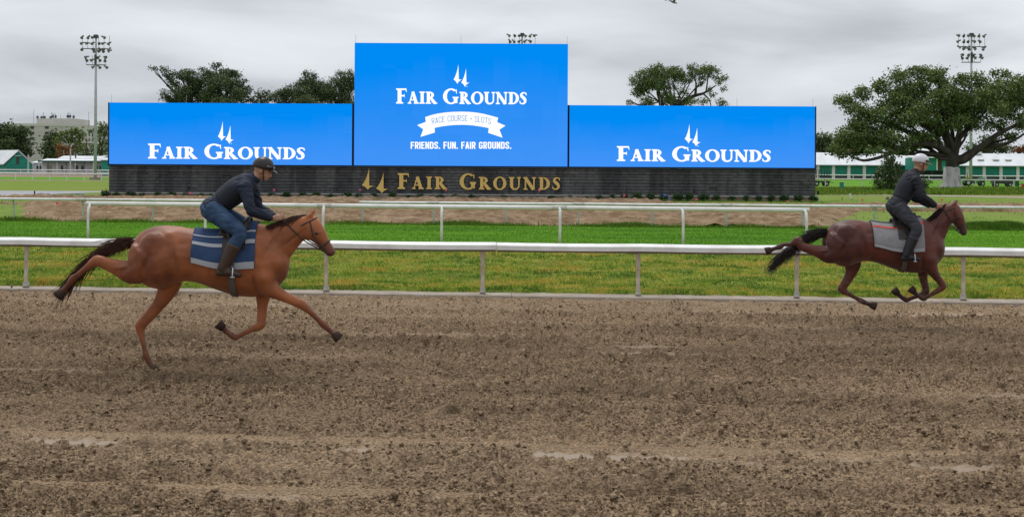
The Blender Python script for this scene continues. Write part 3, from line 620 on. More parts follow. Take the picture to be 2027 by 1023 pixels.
def screen(px0, px1, ptl, pbl, label, zt=None):
    x0, zt_ = bx(px0, ptl); x1, _ = bx(px1, ptl); zt_ = zt; zb = 2.43
    root = thing('video_screen', ((x0 + x1) / 2, YB, zb), label, 'video screen', 'blue video screens on the stone wall')
    W, Hh = x1 - x0, zt_ - zb
    MB().box(-W / 2, W / 2, 0.06, 1.5, 0, Hh).build('cabinet', BOARDB, root)
    MB().box(-W / 2, W / 2, -0.02, 0.055, -0.12, 0.0).build('bottom_trim', NAVY, root)
    lm = led('led_panel', (0.0, 0.265, 0.94), (0.055, 0.305, 0.97), Hh, 0.0, 0.34)
    # rows of led modules with fine joints between them
    nx, nz = max(1, round(W / 3.0)), max(1, round(Hh / 2.27)); mb = MB()
    me = None
    for i in range(nx):
        for k in range(nz):
            j = 0.006
            o = MB().box(-W / 2 + W * i / nx + j, -W / 2 + W * (i + 1) / nx - j, 0.0, 0.05, Hh * k / nz + j, Hh * (k + 1) / nz - j).build('led_module', lm, root)
    MB().box(-W / 2, W / 2, 0.05, 0.06, 0, Hh).build('module_backing', mat('screen_blue_back', (0, 0.1, 0.5), 0.5, emis=(0.0, 0.22, 0.85, 1.0)), root)
    for sx_ in (-1, 1): MB().box(*(sorted((sx_ * W / 2, sx_ * (W / 2 + .10)))), 0.012, 1.2, -.12, min(Hh, 4.56)).build('side_trim', NAVY, root)
    return root, (x0 + x1) / 2, zb
LAB = ['left blue video screen on the stone wall, white lettering partly behind the near rider', 'tall middle blue video screen with white ribbon and slogan', 'right blue video screen on the stone wall, beside the big oak']
scr = [screen(216.5, 697, 203, 326, LAB[0], 6.99), screen(702, 1124.5, 85, 328, LAB[1], 11.52), screen(1127.5, 1613.5, 210, 331, LAB[2], 6.99)]
class Off(MB):
    pass
def on_screen(i, fn, name, m, y=-0.02, th=0.015):
    root, xc, zb = scr[i]; mb = MB(); fn(mb, y, th)
    mb.v = [(a - xc, b_, c - zb) for a, b_, c in mb.v]; return mb.build(name, m, root)
def wm(i, px0, px1, pyb, pyt):
    root, xc, zbb = scr[i]; x0, zb = bx(px0, pyb); x1, zb2 = bx(px1, pyb); _, zt = bx(px0, pyt)
    def make(mb):
        mb.v = [(a - xc, b_, c - zbb) for a, b_, c in mb.v]; mb.build('letter', LW, root)
    wordmark(make, x0, x1, zb + 0.02, zt - zb, 0.80, -0.02, th=0.015)
wm(0, 293, 604, 314.5, 285); wm(1, 784, 1043, 206, 176); wm(2, 1221, 1526, 319.5, 290)
def em(dx, dy, dotcol=False): return [[(a + dx, c + dy) for a, c in E1], [(a + dx, c + dy) for a, c in E2]]
k1, k2 = (432 - 17.9 - 1), (240 - 7.9)
EM = [(413.5, 233.0), (880, 120.5), (1337.5, 238.0)]
for i, (dx_, dy_) in enumerate(EM):
    for q_ in em(dx_, dy_): on_screen(i, lambda mb, y, th: emblem(mb, [q_], y, th), 'emblem', LW)
    on_screen(i, lambda mb, y, th: [mb.flat([(bx(dx_ + 44.3, dy_ + 51.3)[0] + 0.045 * math.cos(t * .785), bx(dx_ + 44.3, dy_ + 51.3)[1] + 0.045 * math.sin(t * .785)) for t in range(8)], y, th)], 'registered_mark', LC)
rib = [(250, 410), (350, 378), (450, 355), (570, 338), (690, 329), (815, 326), (940, 330), (1050, 342), (1150, 358), (1270, 388), (1385, 420), (1370, 490), (1500, 545), (1405, 605), (1455, 730), (1230, 655), (1240, 580), (1120, 558), (1000, 540), (900, 532), (815, 530), (700, 533), (600, 542), (500, 556), (395, 578), (400, 650), (175, 718), (220, 600), (125, 535), (260, 485)]
on_screen(1, lambda mb, y, th: mb.flat([bx(810 + a / 7.871, 180 + c / 7.871) for a, c in rib], y, th), 'ribbon', LW)
def rr(pts, r=.17, n=5):     # polyline with rounded corners
    out = [pts[0]]
    for a, b_, c in zip(pts[:-2], pts[1:-1], pts[2:]):
        a, b_, c = Vector(a), Vector(b_), Vector(c); d0, d1 = (a - b_), (c - b_); r_ = min(r, d0.length * .5, d1.length * .5)
        p0, p1 = b_ + d0.normalized() * r_, b_ + d1.normalized() * r_
        for k in range(n + 1):
            t = k / n; q = p0 * (1 - t) ** 2 + b_ * 2 * t * (1 - t) + p1 * t * t; out.append((q.x, q.y))
    out.append(pts[-1]); return out
def sans(ch, w):
    W_ = .48; L, Rr, T, B = w / 2, W_ - w / 2, 1 - w / 2, w / 2; P = lambda pts, r=.2: brush([(a, c, w) for a, c in (rr(pts, r) if len(pts) > 2 else pts)])
    g_ = {'R': lambda: P([(L, 0), (L, 1)]) + P([(L, T), (Rr, T), (Rr, .47), (L, .47)]) + P([(W_ * .5, .47), (Rr + .01, 0)]),
      'A': lambda: P([(L * .8, 0), (W_ / 2, 1)]) + P([(W_ / 2, 1), (W_ - L * .8, 0)]) + P([(.1, .26), (W_ - .1, .26)]),
      'C': lambda: P([(Rr, .67), (Rr, T), (L, T), (L, B), (Rr, B), (Rr, .33)]),
      'G': lambda: P([(Rr, .70), (Rr, T), (L, T), (L, B), (Rr, B), (Rr, .44), ]) + P([(Rr + w / 2, .45), (W_ * .52, .45)]),
      'O': lambda: P([(W_ / 2, T), (L, T), (L, B), (Rr, B), (Rr, T), (W_ / 2 - .01, T)]),
      'U': lambda: P([(L, 1), (L, B), (Rr, B), (Rr, 1)], .24),
      'S': lambda: P([(Rr, .70), (Rr, T), (L, T), (L, .56), (Rr, .44), (Rr, B), (L, B), (L, .30)], .15),
      'D': lambda: P([(L, 0), (L, 1)]) + P([(L, T), (Rr, T), (Rr, B), (L, B)], .22),
      'E': lambda: P([(L, 0), (L, 1)]) + P([(L, T), (W_ * .92, T)]) + P([(L, B), (W_ * .92, B)]) + P([(L, .52), (W_ * .82, .52)]),
      'F': lambda: P([(L, 0), (L, 1)]) + P([(L, T), (W_ * .92, T)]) + P([(L, .50), (W_ * .82, .50)]),
      'L': lambda: P([(L, 0), (L, 1)]) + P([(L, B), (W_ * .9, B)]),
      'T': lambda: P([(W_ / 2, 0), (W_ / 2, 1)]) + P([(0, T), (W_, T)]),
      'I': lambda: P([(L, 0), (L, 1)]),
      'N': lambda: P([(L, 0), (L, 1)]) + P([(Rr, 0), (Rr, 1)]) + P([(L, .97), (Rr, .03)]),
      '.': lambda: rect(0, w * 1.1, 0, w * 1.1),
      '\u2022': lambda: [[(.12 + .13 * math.cos(t * .5236), .45 + .13 * math.sin(t * .5236)) for t in range(12)]]}
    wd = {'I': w, '.': w * 1.1, '\u2022': .24, ' ': .26, 'E': .45, 'F': .45, 'L': .44}.get(ch, W_)
    return (g_[ch]() if ch in g_ else []), wd
def sans_line(i, text, px0, px1, pyb, pyt, w, m, name, y=-0.02, gap=.11, arc_fn=None):
    items = []; pen = 0
    for ch in text: ps, wd = sans(ch, w); items.append((ps, pen)); pen += wd + gap
    pen -= gap; root, xc, zbb = scr[i]
    for ps, off in items:
        if not ps: continue
        mb = MB()
        for q, pl in enumerate(ps):
            out = []
            for a, c in pl:
                tx, tz = (off + a) / pen, c
                px, py = arc_fn(tx, tz) if arc_fn else (px0 + (px1 - px0) * tx, pyb + (pyt - pyb) * tz)
                X_, Z_ = bx(px, py); out.append((X_ - xc, Z_ - zbb))
            mb.flat(out, y - (q % 7) * .001, .012)
        mb.build(name, m, root)
def arcf(tx, tz):
    px = 810 + (348 + (1280 - 348) * tx) / 7.871; u_ = (tx - 0.5) * 2
    base = 474 + 48 * u_ * u_ + 1 * u_; t_ = base - 92 * tz
    return px - u_ * 0.9 * (1 - tz), 180 + t_ / 7.871
sans_line(1, 'RACE COURSE \u2022 SLOTS', 0, 1, 0, 1, .10, LB, 'ribbon_letter', y=-0.037, arc_fn=arcf)
sans_line(1, 'FRIENDS. FUN. FAIR GROUNDS.', 813, 1012, 294.8, 281, .165, LW, 'slogan_letter', gap=.085)
# short lightning rods on the screens
for i, pxs, zt in ((0, (218.5, 367), 6.99), (1, (703, 912, 1123), 11.52), (2, (1309, 1461, 1612), 6.99)):
    for q in pxs:
        root, xc, zb = scr[i]; x_ = bx(q, 100)[0] - xc; W2 = 0.05
        MB().tube([(x_, 0.4, zt - zb), (x_, 0.4, zt - zb + 0.62)], 0.012, 5).build('lightning_rod', GALV, root)
# stone wall
XL, XR_ = bx(215, 360)[0], bx(1614.5, 360)[0]
sw = thing('stone_wall', ((XL + XR_) / 2, YB, 0), 'long dark stone block wall with gold lettering below the blue screens', 'wall')
XM = (XL + XR_) / 2
WS1 = mat('stone_blocks', (0.068, 0.068, 0.069), 0.85, (0.12, 0.12, 0.118), attr='tint', lo=0, hi=1)
def stain(m):
    nt = m.node_tree; p = nt.nodes['Principled BSDF']; src = p.inputs['Base Color'].links[0].from_socket; tc = [n for n in nt.nodes if n.type == 'TEX_COORD'][0]
    mp = N(nt, 'ShaderNodeMapping'); nt.links.new(tc.outputs['Object'], mp.inputs[0]); mp.inputs['Scale'].default_value = (0.8, 0, 0.09)
    n = N(nt, 'ShaderNodeTexNoise', Scale=1.0, Detail=5.0, Roughness=0.6); nt.links.new(mp.outputs[0], n.inputs['Vector'])
    r_ = N(nt, 'ShaderNodeMapRange'); nt.links.new(n.outputs[0], r_.inputs[0]); r_.inputs[1].default_value = .44; r_.inputs[2].default_value = .56
    x = N(nt, 'ShaderNodeMix', data_type='RGBA'); nt.links.new(r_.outputs[0], x.inputs[0]); nt.links.new(src, x.inputs[6]); x.inputs[7].default_value = (0.045, 0.045, 0.047, 1)
    mm = N(nt, 'ShaderNodeMath', operation='MULTIPLY'); nt.links.new(r_.outputs[0], mm.inputs[0]); mm.inputs[1].default_value = .9; nt.links.new(mm.outputs[0], x.inputs[0]); nt.links.new(x.outputs[2], p.inputs['Base Color'])
stain(WS1)
MB().box(XL - XM + .04, XR_ - XM - .04, 0.14, 1.4, 0, 2.30).build('wall_core', mat('mortar', (0.07, 0.07, 0.07), 0.9), sw)
v, f, tn_ = [], [], []; z = 0.30; row = 0
while z < 2.28:
    hgt_ = random.choice((0.18, 0.22, 0.26)); x = XL - XM - random.uniform(0, .5)
    while x < XR_ - XM:
        L_ = random.uniform(0.4, 1.3); x0, x1 = max(x + .006, XL - XM), min(x + L_ - .006, XR_ - XM)
        if x1 - x0 > 0.05:
            d_ = random.uniform(0.0, 0.003) - (0.025 if random.random() < .04 else 0); z1 = min(z + hgt_ - 0.0015, 2.30)
            k = len(v); v += [(x0, 0.10 - d_, z), (x1, 0.10 - d_, z), (x1, 0.10 - d_, z1), (x0, 0.10 - d_, z1), (x0, .15, z), (x1, .15, z), (x1, .15, z1), (x0, .15, z1)]
            f += [(k, k + 1, k + 2, k + 3), (k, k + 4, k + 5, k + 1), (k + 3, k + 2, k + 6, k + 7), (k, k + 3, k + 7, k + 4), (k + 1, k + 5, k + 6, k + 2)]
            st = 0.5 + 0.33 * float(pn(np.array([(x + XM) * 0.55]), np.array([1.7]), 5)[0]) * 1.6 + random.gauss(0, 0.10)
            tn_ += [min(1, max(0, st))] * 5
        x += L_
    z += hgt_; row += 1
o = fastmesh('stone_blocks', v, f, WS1, sw, fattr={'tint': tn_}); tag(o, kind='stuff')
MB().box(XL - XM - .05, XR_ - XM + .05, -0.35, 0.13, 0.0, 0.27).build('footing', mat('brown_footing', (0.22, 0.15, 0.11), .9, (0.14, 0.10, 0.08), 2), sw)
MB().box(XL - XM - .06, XR_ - XM + .06, -0.38, 0.09, 0.275, 0.335).build('concrete_ledge', mat('pale_concrete', (0.50, 0.50, 0.50), .8, (0.36, 0.36, 0.36), 1.2), sw)
MB().box(XL - XM, XR_ - XM, -0.03, 1.45, 2.305, 2.42).build('capping', NAVY, sw)
# marks of paint and chipped patches on the stone
rnd = random.Random(5)
mb = MB()
for (px, py, w_, h_) in ((312, 360, 3, 5), (374, 366, 4, 4), (372, 354, 7, 1.2), (405, 346, 2, 4), (1447, 352, 1.5, 6), (1511, 366, 3, 2.5), (1420, 340, 3, 2), (520, 340, 8, 1), (590, 372, 6, 1), (265, 343, 9, 1), (1303, 341, 3, 1), (450, 352, 5, 1), (640, 362, 2, 2)):
    x_, z_ = bx(px, py); pts = []
    for k in range(9):
        t = k / 9 * 6.283; q = rnd.uniform(.5, 1.1); pts.append((x_ - XM + math.cos(t) * w_ / 2 / sB * q, z_ + math.sin(t) * h_ / 2 / sB * q))
    mb.flat(pts, 0.02, 0.02)
tag(mb.build('pale_chips', mat('pale_chips', (0.13, 0.135, 0.135), .8), sw), kind='stuff')
GOLD = mat('gold_letters', (0.78, 0.53, 0.16), 0.5, (0.72, 0.48, 0.14), 1.5)
x0, zb = bx(787, 374.2); x1, _ = bx(1109, 374.2); _, zt = bx(787, 343.0)
wordmark(lambda mb: mb.build('gold_letter', GOLD, sw), x0 - XM, x1 - XM, zb, zt - zb, 0.80, -0.05, gap=0.16, space=0.62, th=0.05)
q = lambda a, c: (700 + a / 4.826, 330 + c / 4.826)
for e_ in ([q(148, 15), q(80, 178), q(135, 222), q(195, 182), q(150, 180)], [q(285, 55), q(215, 210), q(270, 255), q(333, 212), q(287, 208)]):
    mb = MB(); emblem(mb, [e_], -0.05, 0.05); mb.v = [(a - XM, b_, c) for a, b_, c in mb.v]; mb.build('gold_emblem', GOLD, sw)

# ------------------------------------------------------------------ vegetation
def leaf_cloud(centres, radii, per, size, seed, squash=0.75, tint0=0.5, shell=0.35):
    rg = np.random.default_rng(seed); V_, T_ = [], []
    for c, rr in zip(centres, radii):
        rr = np.asarray(rr); vol = float(rr[0] * rr[2]); nsub = max(3, int(per * vol))
        d_ = rg.normal(size=(nsub, 3)); d_ /= np.linalg.norm(d_, axis=1)[:, None]; d_ *= rg.uniform(shell, 1.15, (nsub, 1)) ** 0.7
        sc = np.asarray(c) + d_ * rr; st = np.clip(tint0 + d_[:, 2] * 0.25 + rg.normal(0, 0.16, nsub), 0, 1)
        sr = rg.uniform(0.08, 0.30, nsub) * min(rr[0], rr[2]) + size * 0.9
        k = 13; off = rg.normal(size=(nsub, k, 3)) * sr[:, None, None] * np.array([0.62, 0.62, 0.62 * squash])
        V_.append((sc[:, None] + off).reshape(-1, 3)); T_.append(np.clip(np.repeat(st, k) + rg.normal(0, 0.12, nsub * k), 0, 1))
    p_ = np.concatenate(V_); t_ = np.concatenate(T_); n = len(p_)
    a = rg.normal(size=(n, 3)); a /= np.linalg.norm(a, axis=1)[:, None]; nrm = rg.normal(size=(n, 3)) + np.array([0, -0.2, 0.7])
    b_ = np.cross(a, nrm); b_ /= np.linalg.norm(b_, axis=1)[:, None] + 1e-6; s_ = size * rg.uniform(0.55, 1.2, (n, 1)) * 0.5
    vv = np.stack([p_ - a * s_, p_ + b_ * s_ * 0.6, p_ + a * s_, p_ - b_ * s_ * 0.6], 1)
    return vv.reshape(-1, 3), np.arange(4 * n).reshape(-1, 4), t_
def curve(a, b_, sag, n=7, wob=0.0, rg=None):
    a, b_ = Vector(a), Vector(b_); m_ = (a + b_) / 2 + Vector(sag); pts = []
    for k in range(n + 1):
        t = k / n; p_ = a * (1 - t) ** 2 + m_ * 2 * t * (1 - t) + b_ * t * t
        if wob and 0 < k < n: p_ += Vector((rg.uniform(-wob, wob), rg.uniform(-wob, wob), rg.uniform(-wob, wob) * .6))
        pts.append(p_)
    return pts
def tree(name, label, base, clumps, Yd, tr, leaf, per, size, barkm=None, forkz=0.35, group=None, seed=1, limbs=None, depth=1.0, flare=1.3, cat='tree', limb_every=1, lean=0.0, abs_fork=False):
    """clumps: (px,py,rx,ry) in picture pixels at distance Yd"""
    rg = random.Random(seed); s_ = F / Yd; base = Vector(base); root = thing(name, base, label, cat, group)
    cs, rs = [], []
    for (px, py, rx, ry) in clumps:
        for q in range(2 if rx > 14 else 1):
            w_ = at(px, py, Yd) - base; w_.y = rg.uniform(-1, 1) * 0.9 * depth * (rx / s_) * 1.3 + (0 if q == 0 else rg.choice((-1, 1)) * rx / s_ * depth)
            k = 1.0 if q == 0 else 0.8; cs.append(tuple(w_)); rs.append((rx / s_ * k, rx / s_ * k * 0.9, ry / s_ * k))
    v_, f_, t_ = leaf_cloud(cs, rs, per, size, seed)
    top = max(c[2] for c in cs); low = min(c[2] for c in cs); fz = forkz if abs_fork else low + (top - low) * forkz - 0.5
    fz = max(1.2, fz); fx = sum(c[0] for c in cs) / len(cs) * lean
    mb = MB(); tp = [(0, 0, -0.3), (0, 0, 0.25), (fx * .3, 0, fz * .4), (fx * .7, 0, fz * .75), (fx, 0, fz)]
    mb.tube(tp, [tr * flare * 1.25, tr * flare, tr * 1.02, tr * 0.95, tr * 0.9], 12)
    for i, (c, rr) in enumerate(zip(cs, rs)):
        if i % limb_every: continue
        L_ = (Vector(c) - Vector((fx, 0, fz))).length; n = 7; r0 = min(tr * min(0.55, 0.22 + rr[0] * 0.06), .34)
        st_ = Vector((fx, 0, fz * rg.uniform(0.86, 1.0))); pts = curve(st_, Vector(c), (0, 0, rg.uniform(-.02, .12) * L_ * -1 if c[2] < fz + 2 else rg.uniform(-.12, 0.05) * L_), n, 0.035 * L_, rg)
        mb.tube(pts, [r0 * (1 - 0.85 * k / n) + 0.03 for k in range(n + 1)], 6)
        for q in range(4):
            t = Vector(c) + Vector((rg.uniform(-1, 1) * rr[0], rg.uniform(-1, 1) * rr[1], rg.uniform(-.3, 1) * rr[2])) * .85
            mb.tube(curve(pts[rg.randint(3, 6)], t, (0, 0, -.05 * L_), 4, 0.02 * L_, rg), [r0 * .28 + .02, r0 * .2 + .02, .05, .04, .02], 5)
    if limbs:
        for pts_, r0, r1, yy in limbs:
            n = len(pts_); pts = []
            for k, (a, c) in enumerate(pts_):
                w_ = at(a, c, Yd) - base; w_.y = yy * k / (n - 1); pts.append(w_)
            dense = []
            for k in range(n - 1):
                p0, p1, p2, p3 = pts[max(k - 1, 0)], pts[k], pts[k + 1], pts[min(k + 2, n - 1)]
                for j in range(4):
                    t = j / 4; dense.append(0.5 * ((2 * p1) + (p2 - p0) * t + (2 * p0 - 5 * p1 + 4 * p2 - p3) * t * t + (3 * p1 - p0 - 3 * p2 + p3) * t ** 3))
            dense.append(pts[-1]); m_ = len(dense); mb.tube(dense, [r0 + (r1 - r0) * k / (m_ - 1) for k in range(m_)], 9)
    mb.build('trunk', barkm or DBARK, root, True)
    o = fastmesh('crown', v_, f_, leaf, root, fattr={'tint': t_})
    return root
def z5(X_, Y_): return (1580 + X_ / 2.69, 40 + Y_ / 2.69)
oakc = [(250, 430, 18, 15), (340, 390, 20, 14), (300, 480, 22, 14), (240, 620, 25, 18), (350, 560, 28, 20), (450, 350, 20, 17), (540, 300, 24, 15), (650, 272, 26, 11), (715, 300, 22, 16), (600, 390, 34, 25), (480, 470, 30, 24), (700, 430, 30, 28), (560, 530, 32, 20), (450, 620, 30, 15), (360, 690, 26, 10), (270, 715, 22, 9), (190, 690, 18, 11), (640, 620, 24, 11), (800, 350, 16, 14), (870, 325, 18, 13), (930, 305, 20, 9), (850, 430, 30, 25), (950, 400, 28, 22), (1090, 285, 20, 8), (1040, 370, 28, 22), (1130, 340, 25, 16), (1180, 400, 25, 24), (760, 560, 26, 16), (900, 520, 30, 18), (1000, 490, 28, 20), (1100, 470, 25, 22), (1180, 540, 22, 20), (1130, 620, 16, 9), (1260, 400, 28, 26), (1290, 500, 28, 22), (1360, 430, 28, 24), (520, 420, 20, 16), (400, 500, 22, 18), (690, 520, 22, 16)]
oakc += [(560, 640, 20, 10), (420, 640, 24, 14), (300, 660, 22, 12), (330, 620, 24, 14), (230, 660, 20, 12), (500, 560, 24, 16), (600, 480, 26, 18), (540, 690, 20, 9), (610, 670, 18, 9), (470, 660, 24, 12), (700, 650, 14, 8), (830, 540, 22, 16), (780, 480, 26, 18), (960, 560, 22, 12), (1060, 560, 20, 12), (900, 460, 26, 18), (640, 360, 22, 16), (780, 400, 20, 16), (990, 440, 24, 18), (1150, 440, 24, 18), (720, 610, 16, 9), (1000, 330, 16, 8), (300, 560, 20, 14), (700, 310, 22, 12)]
oakc = [(*z5(a, c), r0, r1) for a, c, r0, r1 in oakc]
ob = gnd(1884, 372.5); YO = ob.y
lm_ = [([(1886, 330), (1887, 312), (1881, 290), (1864, 250), (1850, 210)], .72, .14, 1.0), ([(1884, 308), (1862, 294), (1822, 284), (1780, 292), (1745, 308), (1700, 318), (1672, 308)], .5, .10, -3.0),
       ([(1888, 318), (1906, 316), (1930, 296), (1965, 268), (1998, 250), (2035, 235)], .62, .12, -2.5), ([(1883, 318), (1840, 276), (1800, 258), (1760, 236), (1716, 222)], .38, .08, 2.5),
       ([(1890, 318), (1900, 280), (1912, 262), (1945, 236), (1975, 200)], .38, .08, 2.0), ([(1886, 310), (1890, 262), (1884, 225), (1900, 190)], .34, .07, 3.0), ([(1862, 270), (1830, 240), (1800, 205)], .4, .08, 0), ([(1935, 292), (1985, 285), (2020, 262)], .35, .08, -2.5)]
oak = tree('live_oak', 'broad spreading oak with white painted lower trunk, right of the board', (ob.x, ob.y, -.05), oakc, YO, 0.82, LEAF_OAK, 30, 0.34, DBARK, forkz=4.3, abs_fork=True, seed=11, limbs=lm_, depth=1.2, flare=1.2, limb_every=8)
mb = MB(); mb.tube([(0, 0, -.2), (0, 0, .35), (0, 0, 1.0), (0, 0, 2.7)], [1.75, 1.28, 1.02, .92], 16)
rg_ = random.Random(2); mb.v = [(x * (1 + .10 * math.sin(5 * math.atan2(y, x) + 1) + rg_.uniform(-.03, .03)), y * (1 + .10 * math.sin(5 * math.atan2(y, x) + 1)), z + (rg_.uniform(-.2, .1) if z > 2 else 0)) for x, y, z in mb.v]
mb.build('painted_base', LIME, oak, True)

gt = 'trees standing beyond the board'
Yt = 225
def tb(px): q = at(px, 0, Yt); return (q.x, Yt, -.05)
tree('tree', 'wide dark tree with one bare limb reaching left, above the left screen', tb(375), [(305, 136, 8, 4), (322, 139, 10, 6), (335, 150, 12, 8), (345, 165, 12, 10), (330, 190, 10, 10), (358, 148, 14, 10), (375, 150, 16, 12), (385, 170, 20, 16), (365, 185, 20, 16), (340, 200, 18, 10), (395, 190, 18, 16), (372, 215, 30, 20)], Yt, 0.5, LEAF_DARK, 40, 0.32, forkz=0.2, seed=21, group=gt)
tree('tree', 'tall round dark tree right of the bare limbed one, above the left screen', tb(447), [(432, 132, 12, 6), (415, 145, 10, 8), (425, 155, 16, 12), (455, 148, 16, 10), (470, 150, 12, 9), (445, 170, 24, 18), (470, 175, 20, 18), (485, 190, 16, 14), (430, 195, 22, 16), (460, 210, 30, 16), (490, 165, 6, 5), (498, 180, 8, 7), (402, 165, 10, 10), (505, 198, 10, 8)], Yt + 3, 0.6, LEAF_DARK, 40, 0.32, forkz=0.2, seed=22, group=gt)
tree('tree', 'small sparse tree between the two groups of trees above the left screen', tb(520), [(512, 185, 9, 7), (525, 182, 8, 6), (517, 197, 14, 8), (532, 196, 7, 8), (518, 215, 16, 14)], Yt, 0.3, LEAF_DARK, 34, 0.3, forkz=0.1, seed=23, group=gt)
tree('tree', 'low feathery dark tree, leftmost of the feathery three beside the middle screen', tb(560), [(560, 184, 16, 10), (545, 192, 12, 8), (580, 180, 12, 12), (552, 198, 12, 8), (570, 196, 14, 10), (560, 215, 22, 14)], Yt, 0.3, LEAF_DARK, 60, 0.24, forkz=0.1, seed=24, group=gt)
tree('tree', 'feathery dark tree with pointed top, middle of the feathery three', tb(612), [(606, 148, 8, 8), (618, 152, 10, 9), (605, 165, 16, 12), (622, 175, 18, 16), (600, 185, 18, 16), (612, 205, 30, 18), (590, 170, 9, 9), (635, 168, 12, 12), (640, 188, 16, 14), (588, 192, 14, 12)], Yt, 0.4, LEAF_DARK, 60, 0.24, forkz=0.1, seed=25, group=gt)
tree('tree', 'feathery dark tree against the left edge of the middle screen', tb(682), [(672, 148, 12, 8), (690, 150, 14, 10), (662, 165, 14, 12), (684, 170, 20, 16), (655, 185, 16, 14), (675, 195, 24, 18), (700, 165, 14, 14), (648, 175, 12, 12), (642, 195, 14, 12), (690, 215, 30, 16)], Yt, 0.45, LEAF_DARK, 60, 0.24, forkz=0.1, seed=26, group=gt)
z1 = lambda a, c: (1240 + a / 9.65, 120 + c / 9.65)
rc = [(590, 120, 9, 7), (690, 160, 6, 6), (300, 290, 12, 9), (130, 400, 9, 8), (450, 230, 11, 8), (570, 230, 14, 10), (900, 220, 12, 9), (1010, 230, 10, 8), (760, 290, 13, 9), (1000, 300, 12, 8), (1280, 130, 10, 7), (1330, 230, 12, 7), (1560, 170, 12, 8), (1640, 230, 11, 8), (1500, 250, 11, 8), (1830, 330, 10, 7), (1760, 400, 8, 5), (1170, 330, 11, 7), (350, 480, 16, 11), (250, 600, 13, 10), (500, 420, 14, 12), (640, 450, 13, 12), (740, 620, 11, 10), (880, 520, 7, 7), (800, 740, 12, 9), (920, 760, 10, 7), (1100, 600, 9, 7), (1200, 790, 12, 7), (1460, 780, 9, 6), (400, 800, 12, 8), (80, 800, 6, 5), (1640, 620, 6, 8), (1850, 540, 5, 5), (1780, 780, 6, 6), (1870, 830, 6, 5), (1420, 400, 8, 6), (1050, 400, 9, 7)]
lm2 = [([(1314, 232), (1308, 200), (1303, 180), (1312, 168), (1318, 155)], .5, .12, 0), ([(1345, 235), (1352, 203), (1375, 190), (1395, 184), (1420, 168)], .5, .08, 1), ([(1376, 190), (1378, 170), (1375, 150)], .25, .06, 0), ([(1398, 183), (1400, 165), (1403, 145)], .16, .05, 0), ([(1392, 186), (1404, 198), (1408, 215)], .14, .06, 0), ([(1348, 196), (1340, 180), (1333, 168)], .14, .05, 0), ([(1378, 172), (1388, 170), (1394, 160)], .12, .05, 0), ([(1308, 200), (1290, 205), (1275, 195)], .14, .05, 0)]
tree('tree', 'open branching tree with two stems above the right screen', tb(1335), [(*z1(a, c), r0 * 1.25, r1 * 1.25) for a, c, r0, r1 in rc], Yt, 0.45, LEAF_OAK, 38, 0.28, forkz=0.02, seed=27, group=gt, limbs=lm2, limb_every=4, depth=0.7)
# far left trees
YT2 = 420
def tb2(px, Y_): q = at(px, 0, Y_); return (q.x, Y_, -.05)
gl = 'trees between the sheds and the grey block'
tree('tree', 'dark tree behind the green barn, leftmost of all', tb2(12, YT2), [(0, 275, 16, 14), (18, 262, 14, 12), (5, 295, 20, 14), (25, 285, 18, 16), (-30, 280, 25, 20)], YT2, .6, LEAF_DARK, 9, 0.9, seed=31, group=gl, forkz=.2)
tree('tree', 'largest dark green tree rising behind the barn roof peak', tb2(52, YT2), [(38, 258, 14, 8), (52, 262, 16, 12), (68, 262, 14, 10), (42, 278, 18, 14), (62, 282, 20, 16), (80, 265, 10, 9), (50, 298, 22, 12), (80, 300, 14, 12)], YT2 + 15, .7, LEAF_DARK, 9, 0.9, seed=32, group=gl, forkz=.2)
tree('tree', 'narrow dark evergreen left of the yellowish pine', tb2(98, YT2), [(104, 268, 8, 9), (98, 280, 12, 12), (92, 295, 14, 12), (108, 295, 10, 14), (100, 310, 18, 8)], YT2, .5, LEAF_DARK, 9, 0.9, seed=33, group=gl, forkz=.1)
tree('pine_tree', 'pine with flat yellow green crown in front of the grey block', tb2(139, YT2 - 40), [(125, 267, 10, 6), (140, 262, 12, 6), (152, 262, 10, 6), (132, 275, 14, 6), (158, 268, 7, 5), (118, 277, 8, 5), (150, 282, 8, 6), (157, 290, 8, 8), (145, 300, 7, 8)], YT2 - 40, .45, LEAF_YEL, 9, 0.8, seed=34, group=gl, forkz=.1, barkm=BARKG)
tree('tree', 'olive and rust coloured bush below the pine crown', tb2(128, YT2 - 60), [(120, 296, 9, 10), (133, 302, 10, 9), (124, 310, 12, 6)], YT2 - 60, .3, LEAF_RUST, 10, 0.7, seed=35, group=gl, forkz=.1)
tree('pine_tree', 'tall open pine between light tower and left screen', tb2(200, YT2 - 60), [(203, 247, 9, 5), (212, 252, 7, 5), (195, 256, 7, 5), (178, 257, 6, 4), (206, 262, 9, 5), (214, 270, 6, 5), (199, 272, 6, 4), (207, 282, 8, 5), (192, 290, 8, 6), (212, 294, 7, 6), (184, 298, 6, 5), (200, 302, 10, 5)], YT2 - 60, .35, LEAF_OAK, 10, 0.7, seed=36, group=gl, forkz=.1)
tree('tree', 'dark bushy tree low behind the white sheds', tb2(165, YT2 - 30), [(165, 300, 10, 9), (175, 308, 10, 6), (158, 310, 9, 5)], YT2 - 30, .3, LEAF_DARK, 9, 0.7, seed=37, group=gl, forkz=.1)
